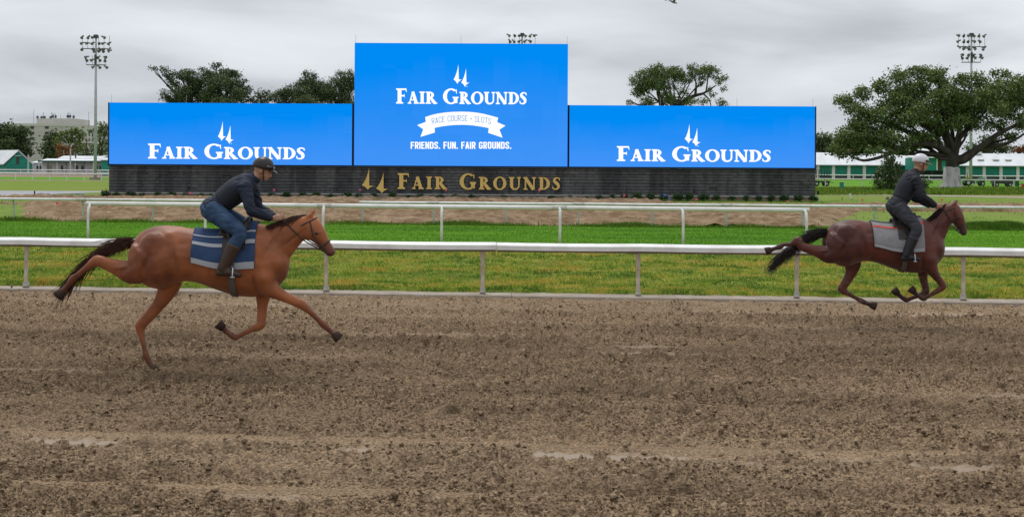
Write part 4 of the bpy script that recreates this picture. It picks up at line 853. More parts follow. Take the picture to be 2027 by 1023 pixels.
# far right trees
gr_ = 'trees behind the long stable'
tree('tree', 'dark tree between right screen edge and the oak', tb2(1632, 380), [(1622, 275, 14, 10), (1638, 280, 16, 14), (1625, 295, 18, 12), (1648, 298, 12, 10), (1600, 285, 18, 18)], 380, .6, LEAF_DARK, 10, 0.8, seed=41, group=gr_, forkz=.1)
tree('tree', 'rust tinged tree glimpsed through the left half of the oak', tb2(1708, 420), [(1700, 285, 14, 10), (1715, 280, 12, 10), (1690, 298, 14, 8), (1725, 296, 14, 8)], 420, .5, LEAF_RUST, 7, 0.8, seed=42, group=gr_, forkz=.1)
tree('tree', 'grey green tree just right of the light tower behind the stable', tb2(1955, 420), [(1945, 285, 14, 12), (1965, 280, 14, 10), (1975, 292, 16, 10), (1950, 298, 18, 8), (1990, 298, 12, 7), (1925, 292, 12, 8)], 420, .6, LEAF_DARK, 9, 0.8, seed=43, group=gr_, forkz=.1)
tree('tree', 'low orange brown tree at the right edge over the stable roof', tb2(2018, 430), [(2010, 298, 10, 6), (2025, 296, 10, 7), (2040, 295, 14, 9)], 430, .4, LEAF_RUST, 9, 0.8, seed=44, group=gr_, forkz=.1)
tree('tree', 'dark tree behind stable left of the oak trunk', tb2(1850, 430), [(1835, 285, 14, 9), (1855, 288, 14, 10), (1800, 292, 16, 8), (1770, 296, 14, 7)], 430, .5, LEAF_DARK, 9, 0.8, seed=45, group=gr_, forkz=.1)
# young trees before the oak
sap = gnd(1762, 377); YA = sap.y
z2 = lambda a, c: (1600 + a / 4.747, 270 + c / 4.747)
tree('young_tree', 'young slender tree with small leaves growing left of the oak trunk', (sap.x, sap.y, -.05), [(*z2(a, c), r0, r1) for a, c, r0, r1 in ((765, 130, 4, 6), (740, 185, 6, 7), (800, 190, 7, 6), (780, 240, 9, 8), (720, 250, 7, 7), (830, 280, 9, 8), (690, 320, 9, 8), (770, 320, 12, 10), (650, 350, 7, 6), (850, 360, 12, 9), (720, 390, 14, 9), (660, 430, 10, 7), (800, 430, 15, 9), (700, 470, 14, 7), (780, 475, 14, 6))], YA, .09, LEAF_BUSH, 60, 0.26, seed=51, forkz=.1, flare=1.0, depth=.8)
sb_ = gnd(1822, 378)
tree('bush', 'wide dark bush between the young tree and the oak trunk', (sb_.x, sb_.y, -.05), [(1800, 352, 10, 8), (1815, 356, 12, 9), (1832, 362, 12, 8), (1805, 368, 14, 7), (1825, 372, 14, 5), (1790, 360, 8, 8)], sb_.y, .06, LEAF_SHRUB, 70, 0.22, seed=52, forkz=.1, flare=1.0, depth=.8, cat='bush')
# row of small shrubs: one kind, three shapes
shp = []
for sd in (61, 62, 63):
    v_, f_, t_ = leaf_cloud([(0, 0, .15), (-.10, 0, .13), (.11, .03, .14)], [(.15, .15, .13), (.11, .11, .09), (.11, .11, .10)], 1500, 0.075, sd, shell=0.2)
    me = fastmesh('foliage', v_, f_, LEAF_SHRUB, fattr={'tint': t_}); shp.append(me.data); C.objects.unlink(me); bpy.data.objects.remove(me)
stm = MB().tube([(0, 0, -.05), (0, 0, .16)], .014, 5).mesh('stem'); stm.materials.append(BARK)
sx = [208, 230, 258, 283, 313, 340, 368, 398, 418, 446, 478, 507, 538, 567, 601, 625, 654, 687, 711, 740, 777, 810, 834, 872, 902, 934, 962, 996, 1026, 1064, 1092, 1128, 1160, 1186, 1212, 1236, 1260, 1288, 1314, 1342, 1365, 1394, 1418, 1448, 1477, 1502, 1527, 1553, 1581, 1610]
def where(px):
    for lim, t in ((217, 'at the left end of the wall'), (290, 'under the left corner of the stone wall'), (400, 'left of the near rider'), (480, 'behind the near rider'), (560, 'just right of the near rider'), (700, 'below the left screen'), (770, 'under the gold emblem'), (905, 'under the shorter gold word'), (1110, 'under the longer gold word'), (1220, 'just right of the gold lettering'), (1380, 'below the right lettering'), (1530, 'right of that lettering')):
        if px < lim: return t
    return 'near the right wall end'
pl = {}
for q in sx: pl.setdefault(where(q), []).append(q)
ordn = ['first', 'second', 'third', 'fourth', 'fifth', 'sixth', 'seventh']
for i, q in enumerate(sx):
    w_ = where(q); k = pl[w_].index(q); n_ = len(pl[w_])
    lab = 'small green shrub ' + w_ + ('' if n_ == 1 else ', %s from left' % ordn[k])
    Ysh = 103.6; X_ = at(q, 385, Ysh).x; sc = random.uniform(.82, 1.25) * (0.75 if 800 < q < 1200 else 1.0) * 1.45
    t = thing('shrub', (X_, Ysh + random.uniform(-.15, .15), .02), lab, 'shrub', 'small shrubs planted along the wall', random.uniform(0, 6))
    t.scale = (sc, sc, sc * random.uniform(.8, 1.1))
    link('foliage', shp[i % 3], t); link('stem', stm, t)

# ------------------------------------------------------------------ light towers
lampm = MB(); lampm.tube([(0, -.30, -.14), (0, -.12, -.06), (0, .05, 0), (0, .2, .03)], [.25, .23, .12, .10], 10); lampm.box(-.10, .10, .12, .38, -.06, .14)
lampme = lampm.mesh('floodlight'); lampme.materials.append(mat('lamp_housing', (0.13, 0.125, 0.115), 0.5, (0.2, 0.19, 0.17), 5, metal=.3))
def tower(px, pyt, Yd, label, seed):
    s_ = F / Yd; base = at(px, 350, Yd); base.z = -.05; top = at(px, pyt, Yd).z; rg = random.Random(seed)
    root = thing('light_tower', base, label, 'light tower', 'tall floodlight towers')
    MB().tube([(0, 0, 0), (0, 0, top * .5), (0, 0, top - 1)], [.27, .22, .14], 12).build('pole', GALV, root, True)
    MB().box(-.7, .7, -.7, .7, 0, .4).build('concrete_base', CONC, root)
    rowsd = [(top - 2.65, 2.15, (0.05, 1.0, 1.95)), (top - 5.2, 1.5, (0.9, 1.35))]
    for z0, hw, hs in rowsd:
        mb = MB(); mb.tube([(-hw, -.05, z0), (hw, -.05, z0)], .055, 6); mb.tube([(-hw, .5, z0), (hw, .5, z0)], .045, 6); mb.tube([(-hw, -.05, z0), (-hw, .5, z0)], .04, 5); mb.tube([(hw, -.05, z0), (hw, .5, z0)], .04, 5)
        mb.build('crossarm', DARKM, root)
        xs_ = [-hw + 2 * hw * k / (5 if hw > 2 else 3) for k in range(6 if hw > 2 else 4)]
        for x_ in xs_:
            MB().tube([(x_, -.05, z0), (x_, -.05, z0 + hs[-1] + .1)], .03, 5).build('mast', DARKM, root)
            for h_ in hs:
                if rg.random() < .12: continue
                o = link('floodlight', lampme, root); o.location = (x_ + rg.uniform(-.12, .12), -.05 + rg.uniform(-.2, .2), z0 + h_ - .1); o.rotation_euler = (rg.uniform(-.2, .5), rg.uniform(-.3, .3), rg.choice((0, .9, -.9, 2.2, -2.2, 3.1)) + rg.uniform(-.3, .3))
        for x_ in xs_:
            if rg.random() < .6:
                o = link('floodlight', lampme, root); o.location = (x_ + rg.uniform(-.2, .2), -.1, z0 - .3); o.rotation_euler = (rg.uniform(0, .6), 0, rg.choice((0, 1.2, -1.2)))
    mb = MB(); mb.box(-.14, .14, -.4, -.15, top - 5.2, top - 3.6); mb.box(-.3, .3, -.3, .3, top - 1.0, top - .45); mb.build('junction_box', DARKM, root)
    return root
tower(188.5, 63, 225, 'light tower on a grey pole left of the board', 3)
tower(1032, 60, 235, 'light tower whose head alone shows over the middle screen', 5)
tower(1921.5, 60, 232, 'light tower on a grey pole rising behind the oak', 8)
bb = gnd(190, 357.5); t = thing('utility_box', (bb.x + .9, 224, -.05), 'small green box at the foot of the left light tower', 'box'); MB().box(-.35, .35, -.3, .3, 0, .9).build('cabinet', GREEND, t); MB().box(-.37, .37, -.32, .32, .9, .96).build('lid', GREENP, t)

# ------------------------------------------------------------------ buildings
def frame_of(px, Yd, py=340): q = at(px, py, Yd); return q.x
# far grey block
YH = 800; sH = F / YH
def HX(px, py=300): q = at(px, py, YH); return q.x, q.z
xh0, zh = HX(23, 245); xh1, _ = HX(146, 245); xc_, zp = HX(65, 236.5)
hb = thing('office_block', ((xh0 + xh1) / 2, YH, -.05), 'large pale grey concrete block with rooftop antennas far behind the trees', 'building')
HC = mat('grey_concrete_block', (0.50, 0.48, 0.45), .85, (0.43, 0.41, 0.385), .06); xm = (xh0 + xh1) / 2
HD = mat('dark_window', (0.05, 0.055, 0.06), .3)
MB().box(xh0 - xm, xh1 - xm, 0, 40, 0, zh).build('wall', HC, hb)
x2, z2_ = HX(178, 250); ang = .62
mb = MB(); D_ = 60; W_ = (x2 - xh1)
mb.add([(xh1 - xm, .1, 0), (xh1 - xm + W_, 28, 0), (xh1 - xm + W_, 28, zh - .3), (xh1 - xm, .1, zh - .3), (xh1 - xm - .2, 60, 0), (xh1 - xm + W_, 60, 0), (xh1 - xm + W_, 60, zh - .3), (xh1 - xm - .2, 60, zh - .3)], [(0, 1, 2, 3), (3, 2, 6, 7), (1, 5, 6, 2), (0, 3, 7, 4)]); mb.build('side_wing', HC, hb)
MB().box(xh0 - xm - .3, xh1 - xm + .3, -.3, 0.0, zh - 1.2, zh + .2).build('parapet', mat('pale_parapet', (0.54, 0.52, 0.49), .8), hb)
xa, xb = HX(65)[0], HX(140)[0]
MB().box(xa - xm, xb - xm, 6, 36, zh + .01, zp + .8).build('penthouse', HC, hb)
mb = MB()
for z_ in np.arange(3, zh - 2, 2.9): mb.box(xh0 - xm, xh1 - xm, -.12, 0, z_, z_ + .22)
mb.build('floor_band', mat('pale_band', (0.52, 0.50, 0.47), .8), hb)
wme = MB().box(-.6, .6, -.14, .3, 0, 1.5).mesh('window'); wme.materials.append(HD)
for cxp in (91, 94.5, 62, 65.5, 36, 40):
    for pyw in (252.5, 263.5, 274, 285):
        x_, z_ = HX(cxp, pyw); o = link('window', wme, hb); o.location = (x_ - xm, 0, z_ - .75)
for k in range(9):
    for zz_ in np.arange(4, zh - 5, 2.9):
        t = (k + .5) / 9; o = link('window', wme, hb); o.location = (xh1 - xm + W_ * t, 28 * t + .1, zz_); o.rotation_euler = (0, 0, math.atan2(28, W_)); o.scale = (.9, 1, 1.1)
mb = MB(); rg_ = random.Random(4)
for q in (66, 74, 77, 80, 92, 94, 96, 98, 100, 102, 112, 126, 128, 131, 138):
    mb = MB(); x_, _ = HX(q); h_ = rg_.uniform(1.2, 3.6); mb.tube([(x_ - xm, 7, zp + .8), (x_ - xm, 7, zp + .8 + h_)], rg_.uniform(.06, .16), 5)
    if rg_.random() < .5: mb.box(x_ - xm - .6, x_ - xm + .6, 6.6, 7, zp + h_ * .4, zp + h_ * .4 + 1.4)
    mb.build('antenna', DARKM, hb)
for q in (58, 168): x_, _ = HX(q); MB().tube([(x_ - xm, 7, zh - 2), (x_ - xm, 7, zh + 9 * (.9 if q == 58 else .8))], .09, 5).build('roof_mast', DARKM, hb)

# green gabled barn at left
YN = 330; sN = F / YN
def NX(px, py): q = at(px, py, YN); return q.x, q.z
gx, _ = NX(38, 320); w0, ze = NX(12, 323); w1, _ = NX(64, 323); _, zr = NX(38, 299.5)
bn = thing('green_barn', (gx, YN, -.05), 'green gabled barn with white roof at the left edge', 'barn')
hw0, hw1 = w0 - gx, w1 - gx; LEN = 34
mb = MB(); pr = [(hw0, 0), (hw1, 0), (hw1, ze), (0, zr), (hw0, ze)]
mb.add([(x_, 0, z_) for x_, z_ in pr] + [(x_ - 22, 26, z_) for x_, z_ in pr], [(0, 1, 2, 3, 4), (0, 4, 9, 5), (5, 9, 8, 7, 6), (1, 6, 7, 2)]); mb.build('wall', GREENP, bn)
mb = MB()
for a, c in (((hw0 - .5, ze - .35), (0, zr + .12)), ((0, zr + .12), (hw1 + .5, ze - .35))):
    mb.add([(a[0], -.4, a[1]), (c[0], -.4, c[1]), (c[0] - 22.5, 26.5, c[1]), (a[0] - 22.5, 26.5, a[1]), (a[0], -.4, a[1] + .22), (c[0], -.4, c[1] + .22), (c[0] - 22.5, 26.5, c[1] + .22), (a[0] - 22.5, 26.5, a[1] + .22)], [(0, 1, 5, 4), (4, 5, 6, 7), (0, 3, 2, 1), (0, 4, 7, 3), (1, 2, 6, 5)])
mb.build('roof', ROOFW, bn)
xw, zw = NX(35, 317); MB().box(xw - gx - .35, xw - gx + .35, -.06, .2, zw - .9, zw + .85).build('loft_door', HD, bn)
MB().box(xw - gx - .5, xw - gx + 1.0, -.5, .05, zw + .95, zw + 1.05).build('door_hood', WHITE, bn)
mb = MB()
for k in range(-9, 15):
    x_ = k * .45
    if hw0 < x_ < hw1 - .1: mb.box(x_ - .02, x_ + .02, -.03, .02, 0, zr - abs(x_) * .45 if False else ze)
mb.build('battens', GREEND, bn)
# white sheds
def shed(px0, px1, pyt, Yd, label, wallm, roofpx, extra=None, cat='shed', rm=ROOFW):
    a, c = at(px0, pyt, Yd), at(px1, pyt, Yd); zt = a.z; root = thing('shed', ((a.x + c.x) / 2, Yd, -.05), label, cat); W_ = (c.x - a.x) / 2
    MB().box(-W_, W_, 0, 8, 0, zt).build('wall', wallm, root)
    h_ = roofpx / (F / Yd); mb = MB(); mb.prism([(-.5, zt - .02), (4, zt + h_), (8.5, zt - .02), (8.5, zt + .13), (4, zt + h_ + .14), (-.5, zt + .13)], -W_ - .3, W_ + .3); mb.build('roof', rm, root)
    if extra: extra(root, W_, zt)
    return root
def win(root, x_, z_, w_, h_, m_=None): 
    o = MB().box(x_ - w_ / 2, x_ + w_ / 2, -.05, .05, z_, z_ + h_).build('window', m_ or HD, root)
    MB().box(x_ - w_ / 2 - .08, x_ + w_ / 2 + .08, -.09, -.052, z_ - .1, z_).build('sill', WHITE, o); return o
WG = mat('white_siding', (0.62, 0.64, 0.66), .6, (0.5, 0.52, 0.54), .8)
shed(63, 84, 322.5, 335, 'low white shed with small dark window between barn and awning shed', WG, 3, lambda r_, W_, zt: [win(r_, W_ * .45, .9, .9, 1.1), win(r_, W_ * .1, .9, .5, 1.1)])
def ex2(r_, W_, zt):
    MB().box(-W_ - .2, W_ + .2, -2.4, -.01, zt - .25, zt + .12).build('awning', GREEND, r_)
    for k in range(9):
        x_ = -W_ + 2 * W_ * k / 8; MB().tube([(x_, -2.2, 0), (x_, -2.2, zt - .25)], .09, 6).build('awning_post', GREEND if k % 2 else WHITE, r_)
    MB().box(-W_ + 1.1, -W_ + 2.2, -.06, .02, 0, 2.1).build('door', mat('beige_door', (0.35, 0.33, 0.27), .7), r_)
    for k, f_ in enumerate((-.45, -.05, .12, .5, .62, .74)): win(r_, W_ * f_, .9, .55 + .3 * (k % 2), 1.2)
shed(83.5, 226, 318.5, 325, 'long white shed with dark green awning left of the board', WG, 4, ex2)
shed(118, 200, 314, 345, 'pale metal roofed building showing above the green awning', WG, 5)
shed(200, 240, 317, 300, 'small green walled shed touching the left edge of the board', GREENP, 4)
# utility poles
for px, pyt, pyb, Yd, lab in ((139.5, 293, 338, 320, 'pale grey slim pole in front of the pine'), (150, 268, 340, 345, 'dark wooden pole before the pine crown'), (171.5, 275, 338, 360, 'dark utility pole with crossarm near the left light tower'), (56, 306, 340, 300, 'short pale pole in front of the barn gable')):
    q = at(px, pyt, Yd); t = thing('utility_pole', (q.x, Yd, -.05), lab, 'pole', 'poles near the sheds')
    MB().tube([(0, 0, 0), (0, 0, q.z)], [.2, .14], 8).build('pole', GALV if 'pale' in lab else BARK, t)
    if 'crossarm' in lab: MB().box(-1.3, 1.3, -.1, .1, q.z - 1.4, q.z - 1.15).build('crossarm', BARK, t)
    else: MB().tube([(0, 0, q.z), (0, 0, q.z + .2)], [.16, .05], 8).build('pole_cap', DARKM, t)
# chain link fence far left
# long stable on the right
YS_ = 330; sS = F / YS_
def SX(px, py=335): q = at(px, py, YS_); return q.x, q.z
xa, ze = SX(1560, 326.0); xb, _ = SX(2120, 326.0); ze = SX(1700, 327)[1]; zr = SX(1700, 303)[1]
st_ = thing('stable', ((xa + xb) / 2, YS_, -.05), 'long white roofed stable with green panels between white piers', 'stable'); xm = (xa + xb) / 2
MB().box(xa - xm, xb - xm, .3, 12, 0, ze - .02).build('wall', mat('stable_inner', (0.05, 0.07, 0.07), .8), st_)
MB().prism([(-.9, ze - .05), (6.2, zr), (13, ze - .05), (13, ze + .12), (6.2, zr + .18), (-.9, ze + .12)], xa - xm - .5, xb - xm + .5).build('roof', ROOFW, st_)
pxs = list(np.arange(1588.5, 1800, 30.6)) + list(np.arange(1914.5, 2120, 33.4))
pm_ = MB().box(-.36, .36, -.12, .28, 0, ze - .08).mesh('pier'); pm_.materials.append(WHITE)
allx = sorted(pxs + [1795, 1880])
for q in pxs:
    o = link('pier', pm_, st_); o.location = (SX(q)[0] - xm, 0, 0)
for a, c in zip(allx[:-1], allx[1:]):
    x0, x1 = SX(a)[0] - xm + .37, SX(c)[0] - xm - .37
    if 1790 < a < 1880:
        continue
    MB().box(x0, x1, .05, .25, SX(a, 346.5)[1], ze - .12).build('panel', GREENP, st_)
    mb = MB()
    for k in range(1, 6): mb.box(x0, x1, .0, .05, SX(a, 346.5)[1] + k * .38, SX(a, 346.5)[1] + k * .38 + .03)
    mb.build('panel_seam', GREEND, st_)
for q in (1945, 1975, 2000):
    MB().box(SX(q)[0] - xm - .5, SX(q)[0] - xm + .9, 1.6, 3.4, zr - 1.55, zr - 1.25).build('skylight', mat('aged_skylight', (0.42, 0.42, 0.38), .4), st_)
q = SX(1992)[0] - xm; MB().tube([(q, 6, zr), (q, 6, zr + .55)], .25, 8).build('roof_vent', GALV, st_)
MB().box(SX(1938)[0] - xm, SX(1958)[0] - xm, 5, 8, zr, zr + .5).build('ridge_box', WHITE, st_)
q0, q1 = SX(1900)[0] - xm, SX(1915)[0] - xm
tack = None
# cross barn with gable beside the oak trunk
YC_ = 318
def CXp(px, py): q = at(px, py, YC_); return q.x, q.z
cx0, zc = CXp(1792, 315); cx1, _ = CXp(1905, 315); zt_ = CXp(1850, 303)[1]; zlow = CXp(1850, 329)[1]
cbn = thing('cross_barn', ((cx0 + cx1) / 2, YC_, -.05), 'green fronted cross barn with overhanging white roof behind the oak trunk', 'barn'); xm = (cx0 + cx1) / 2
MB().box(CXp(1818, 0)[0] - xm, cx1 - xm - .6, 0, 10, 2.2, zc + .35).build('wall', GREENP, cbn)
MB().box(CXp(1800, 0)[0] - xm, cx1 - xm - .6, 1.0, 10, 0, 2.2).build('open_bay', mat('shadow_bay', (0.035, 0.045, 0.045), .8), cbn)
mb = MB(); mb.add([(cx0 - xm, -1.2, zc + .3), (cx1 - xm, -1.2, zc + .3), (cx1 - xm, 10, zt_ + 1.0), (cx0 - xm + 3, 10, zt_ + 1.0), (cx0 - xm, -1.2, zc + .48), (cx1 - xm, -1.2, zc + .48), (cx1 - xm, 10, zt_ + 1.18), (cx0 - xm + 3, 10, zt_ + 1.18)], [(0, 1, 5, 4), (4, 5, 6, 7), (0, 4, 7, 3), (0, 3, 2, 1)]); mb.build('roof', ROOFW, cbn)
d0, dz = CXp(1860, 322); o = MB().box(d0 - xm - .45, d0 - xm + .45, -.06, .02, 2.25, zc + .2).build('loft_door', mat('brown_door', (0.07, 0.035, 0.025), .7), cbn); MB().box(d0 - xm - .75, d0 - xm - .45, -.09, .0, 2.2, zc + .25).build('door_frame', WHITE, cbn)
for f_ in (1806, 1826, 1846, 1868, 1890): MB().box(CXp(f_, 0)[0] - xm - .07, CXp(f_, 0)[0] - xm + .07, -.3, -.14, 0, 2.2).build('post', DARKM, cbn)
MB().box(CXp(1800, 0)[0] - xm, cx1 - xm - .6, -.12, .9, 2.02, 2.19).build('beam', GREEND, cbn)

# ------------------------------------------------------------------ vehicles and small things
def wheel(parent, x_, y_, r_, w_=.22):
    o = MB().tube([(x_, y_ - w_ / 2, r_), (x_, y_ + w_ / 2, r_)], r_, 14).build('wheel', BLACK, parent)
    MB().tube([(x_, y_ - w_ / 2 - .01, r_), (x_, y_ + w_ / 2 + .01, r_)], r_ * .5, 10).build('rim', GALV, o)
JG = mat('tractor_green', (0.02, 0.12, 0.04), .4)
q = gnd(1927, 367.5); t = thing('utility_tractor', (q.x, q.y, -.05), 'green utility tractor with yellow seat parked right of the oak trunk', 'tractor')
mb = MB(); mb.box(-1.5, -.1, -.6, .6, .45, 1.15); mb.box(-.1, 1.45, -.5, .5, .45, .72); mb.build('body', JG, t)
mb = MB(); mb.prism([(-.45, .6), (.45, .6), (.42, 1.1), (.0, 1.25), (-.42, 1.1)], .75, 1.6); mb.build('bonnet', JG, t)
MB().box(-.9, -.35, -.3, .3, 1.15, 1.28).build('seat', mat('yellow_vinyl', (0.6, 0.42, 0.03), .5), t); MB().box(-1.0, -.9, -.3, .3, 1.15, 1.65).build('backrest', MATS['yellow_vinyl'], t)
mb = MB(); mb.tube([(-1.1, -.55, 1.1), (-1.1, -.55, 1.95), (-1.1, .55, 1.95), (-1.1, .55, 1.1)], .04, 6); mb.build('roll_bar', DARKM, t)
mb = MB(); mb.tube([(.1, 0, .72), (-.05, 0, 1.35)], .03, 6); mb.tube([(-.2, -.2, 1.35), (.1, -.2, 1.4), (.1, .2, 1.4), (-.2, .2, 1.35), (-.2, -.2, 1.35)], .025, 6); mb.build('steering_wheel', BLACK, t)
for a, r_ in ((-.95, .48), (1.15, .34)):
    for y_ in (-.62, .62): wheel(t, a, y_, r_)
q = gnd(1983, 369); t = thing('utility_truck', (q.x, q.y, -.05), 'low dark grey flatbed utility truck right of the green tractor', 'utility vehicle')
DG = mat('dark_grey_paint', (0.035, 0.04, 0.045), .35)
mb = MB(); mb.box(-1.4, .25, -.65, .65, .45, .62); mb.box(-1.4, -1.33, -.65, .65, .62, .92); mb.box(-1.4, .25, -.65, -.6, .62, .92); mb.box(-1.4, .25, .6, .65, .62, .92); mb.build('cargo_bed', DG, t)
mb = MB(); mb.prism([(-.62, .4), (.62, .4), (.6, .85), (-.6, .85)], .3, 1.5); mb.box(.28, .5, -.6, .6, .85, 1.15); mb.build('cab', DG, t)
MB().box(.95, 1.45, -.5, .5, .85, .97).build('bonnet', DG, t); MB().box(1.5, 1.56, -.6, .6, .38, .6).build('bumper', DARKM, t)
for a in (-.9, .95):
    for y_ in (-.6, .6): wheel(t, a, y_, .3)
q = gnd(1629, 368); t = thing('cage_trailer', (q.x, q.y, -.05), 'dark trailer with tall wire cage beside the right end of the board', 'trailer')
MB().box(-1.6, .8, -.7, .7, .5, .72).build('deck', DG, t)
mb = MB()
for x_ in np.linspace(-1.5, .75, 7):
    for y_ in (-.68, .68): mb.tube([(x_, y_, .72), (x_, y_, 2.3)], .03, 5)
for z_ in (1.1, 1.5, 1.9, 2.3):
    for y_ in (-.68, .68): mb.tube([(-1.5, y_, z_), (.75, y_, z_)], .025, 5)
    for x_ in (-1.5, .75): mb.tube([(x_, -.68, z_), (x_, .68, z_)], .025, 5)
mb.build('cage', mat('green_wire', (0.02, 0.06, 0.04), .5), t)
for a in (-1.0, .35):
    for y_ in (-.7, .7): wheel(t, a, y_, .36)
mb = MB(); mb.tube([(.8, 0, .6), (1.5, 0, .5)], .04, 6); mb.build('drawbar', DARKM, t)
q = gnd(1666, 375); t = thing('green_bin', (q.x, q.y, -.05), 'small teal green bin on the grass between board and young tree', 'bin'); MB().box(-.2, .2, -.2, .2, 0, .78).build('bin_body', GREENP, t); MB().box(-.22, .22, -.22, .22, .78, .85).build('lid', GREEND, t)
q = gnd(2013, 368.5); t = thing('dark_bin', (q.x, q.y, -.05), 'dark green bin right of the grey utility truck', 'bin'); MB().box(-.24, .24, -.22, .22, 0, .72).build('bin_body', GREEND, t); MB().box(-.26, .26, -.24, .24, .72, .79).build('lid', DARKM, t)
q = gnd(2021, 380); t = thing('hose_reel', (q.x, q.y, -.05), 'black hooped hose reel with red housing cut by the right edge', 'hose reel')
mb = MB(); pts = [(0.1 + .42 * math.cos(a), 0, .5 + .42 * math.sin(a)) for a in np.linspace(0, 6.283, 19)]; mb.tube(pts, .035, 6); mb.tube([(.2, .3, 0), (.1, 0, .5), (.2, -.3, 0)], .03, 6); mb.build('hoop', BLACK, t)
MB().box(.1, .6, -.15, .15, .55, .85).build('housing', mat('red_paint', (0.45, 0.02, 0.03), .4), t)
q = gnd(1620, 397); t = thing('sprinkler_post', (q.x, q.y, -.05), 'white stake with dark top at the right end of the stone wall', 'post'); MB().tube([(0, 0, 0), (0, 0, .55)], .05, 8).build('stake', WHITE, t); MB().box(-.09, .05, -.07, .07, .5, .78).build('valve_head', BLACK, t)
q = gnd(1686.5, 394); t = thing('leaning_board', (q.x, q.y, -.05), 'leaning white board stuck in the grass right of the stone wall', 'board'); o = MB().box(-.07, .07, -.03, .03, 0, .5).build('board', WHITE, t); o.rotation_euler = (0, -.38, 0); MB().box(-.05, .05, -.05, .05, 0, .06).build('peg', DARKM, t)
q = gnd(1667, 396); t = thing('stake', (q.x, q.y, -.05), 'short dark stake in the grass near the leaning white board', 'stake'); MB().tube([(0, 0, 0), (0, 0, .22)], .03, 6).build('shaft', DARKM, t); MB().ell((0, 0, .24), (.04, .04, .04), 6, 4).build('knob', DARKM, t)
q = gnd(1757, 395); t = thing('drain_cover', (q.x, q.y, -.05), 'small dark rounded valve on the grass below the young tree', 'valve'); MB().ell((0, 0, .14), (.13, .13, .14), 10, 6).build('dome', DARKM, t); MB().tube([(0, 0, 0), (0, 0, .1)], .16, 10).build('collar', CONC, t)
q = gnd(68.5, 386); t = thing('bollard', (q.x, q.y, -.05), 'short black bollard on the grey path at the left', 'bollard'); MB().tube([(0, 0, 0), (0, 0, .34)], .055, 8).build('shaft', BLACK, t); MB().ell((0, 0, .34), (.06, .06, .04), 8, 4).build('cap', BLACK, t)
hp = [gnd(a, c, .03) for a, c in ((80, 382), (90, 384.3), (105, 385.6), (125, 385.6), (150, 384.6), (168, 384.8))]; b0 = hp[0].copy()
o = MB().tube([p_ - b0 for p_ in hp], .035, 6).build('blue_hose', mat('blue_pvc', (0.06, 0.16, 0.4), .4)); o.location = b0; tag(o, 'thin blue hose lying across the grey path at the left', 'hose')
hp = [gnd(a, c, .04) for a, c in ((184, 382.5), (196, 382), (206, 383))]; b0 = hp[0].copy()
# marker flags
fl = [(136, 391.5, 'P'), (112, 403, 'P'), (210, 408, 'P'), (373.5, 382, 'P'), (429, 409, 'P'), (541, 376, 'P'), (711, 376, 'P'), (881.5, 376, 'P'), (1066, 377, 'P'), (1234, 386.5, 'P'), (1377, 395, 'P'), (1557.5, 399, 'P'), (1314, 386, 'B'), (1324, 392.5, 'B'), (1706, 396, 'R'), (1824, 395, 'R'), (1864, 396, 'R')]
fw = ['behind the left rails, farther of the two by the path', 'at the left end of the bare soil', 'over the bare soil left of the near horse', 'against the left part of the stone wall', 'just above the rail left of the near rider', 'against the stone wall right of the near rider', 'beside the gold emblem', 'under the R of the first gold word', 'under the D of the last gold word', 'right of the gold lettering', 'below the lettering of the right screen', 'near the right end of the stone wall', 'among the shrubs, higher of the two', 'in the grass below the shrubs, lower of the two', 'left of the young tree', 'below the bush, left one of the pair there', 'below the oak trunk']
poleme = MB().tube([(0, 0, -.05), (0, 0, .56)], .008, 4).mesh('wire'); poleme.materials.append(WIRE)
for (px, py, k), wt_ in zip(fl, fw):
    dxx, dyy = px - CX, HY - py; zz = dxx * math.sin(TH) + dyy * math.cos(TH); Yd = min(103.2, -(CAMH - .52) * F / zz) if px < 1615 else -(CAMH - .5) * F / zz
    q = at(px, py, Yd); nm = {'P': 'pink', 'B': 'blue', 'R': 'red'}[k]
    t = thing('marker_flag', (q.x, q.y, q.z - .5), 'small %s marker flag %s' % (nm, wt_), 'marker flag', 'small marker flags stuck in the ground', random.uniform(-.3, .3))
    link('wire', poleme, t); hh_ = .13 if Yd > 90 else .105
    mb = MB(); n_ = 5
    for j in range(n_ + 1): mb.v += [(j / n_ * hh_ * 1.15 - .02, .02 * math.sin(j * 1.4), .56), (j / n_ * hh_ * 1.15 - .02, .02 * math.sin(j * 1.4) + .01, .56 - hh_)]
    mb.f += [(2 * j, 2 * j + 1, 2 * j + 3, 2 * j + 2) for j in range(n_)]; mb.build('flag', {'P': PINK, 'B': BLUEF, 'R': REDF}[k], t)
# bird
q = at(1333, 5, 70); BD = mat('bird_grey', (0.12, 0.13, 0.14), .7, (0.2, 0.21, 0.22), 20)
o = MB(); o.ell((0, 0, 0), (.17, .055, .05), 12, 8, Matrix.Rotation(.25, 3, 'Y')); o.ell((.17, 0, -.03), (.05, .04, .038), 8, 6)
for sgn in (-1, 1): o.add([(.08, sgn * .03, .01), (-.07, sgn * .03, .01), (-.16, sgn * .30, .16), (-.02, sgn * .28, .17), (-.20, sgn * .52, .08), (.08, sgn * .03, .03), (-.07, sgn * .03, .03), (-.16, sgn * .30, .175), (-.02, sgn * .28, .185)], [(0, 1, 2, 3), (3, 2, 4), (5, 8, 7, 6), (8, 4, 7), (0, 3, 8, 5), (1, 6, 7, 2)])
o.add([(-.14, -.03, .02), (-.14, .03, .02), (-.30, .05, .05), (-.30, -.05, .05)], [(0, 1, 2, 3)]); o = o.build('bird', BD); o.location = q; o.rotation_euler = (0, 0, .5); tag(o, 'grey bird in flight at the top edge of the sky', 'bird')

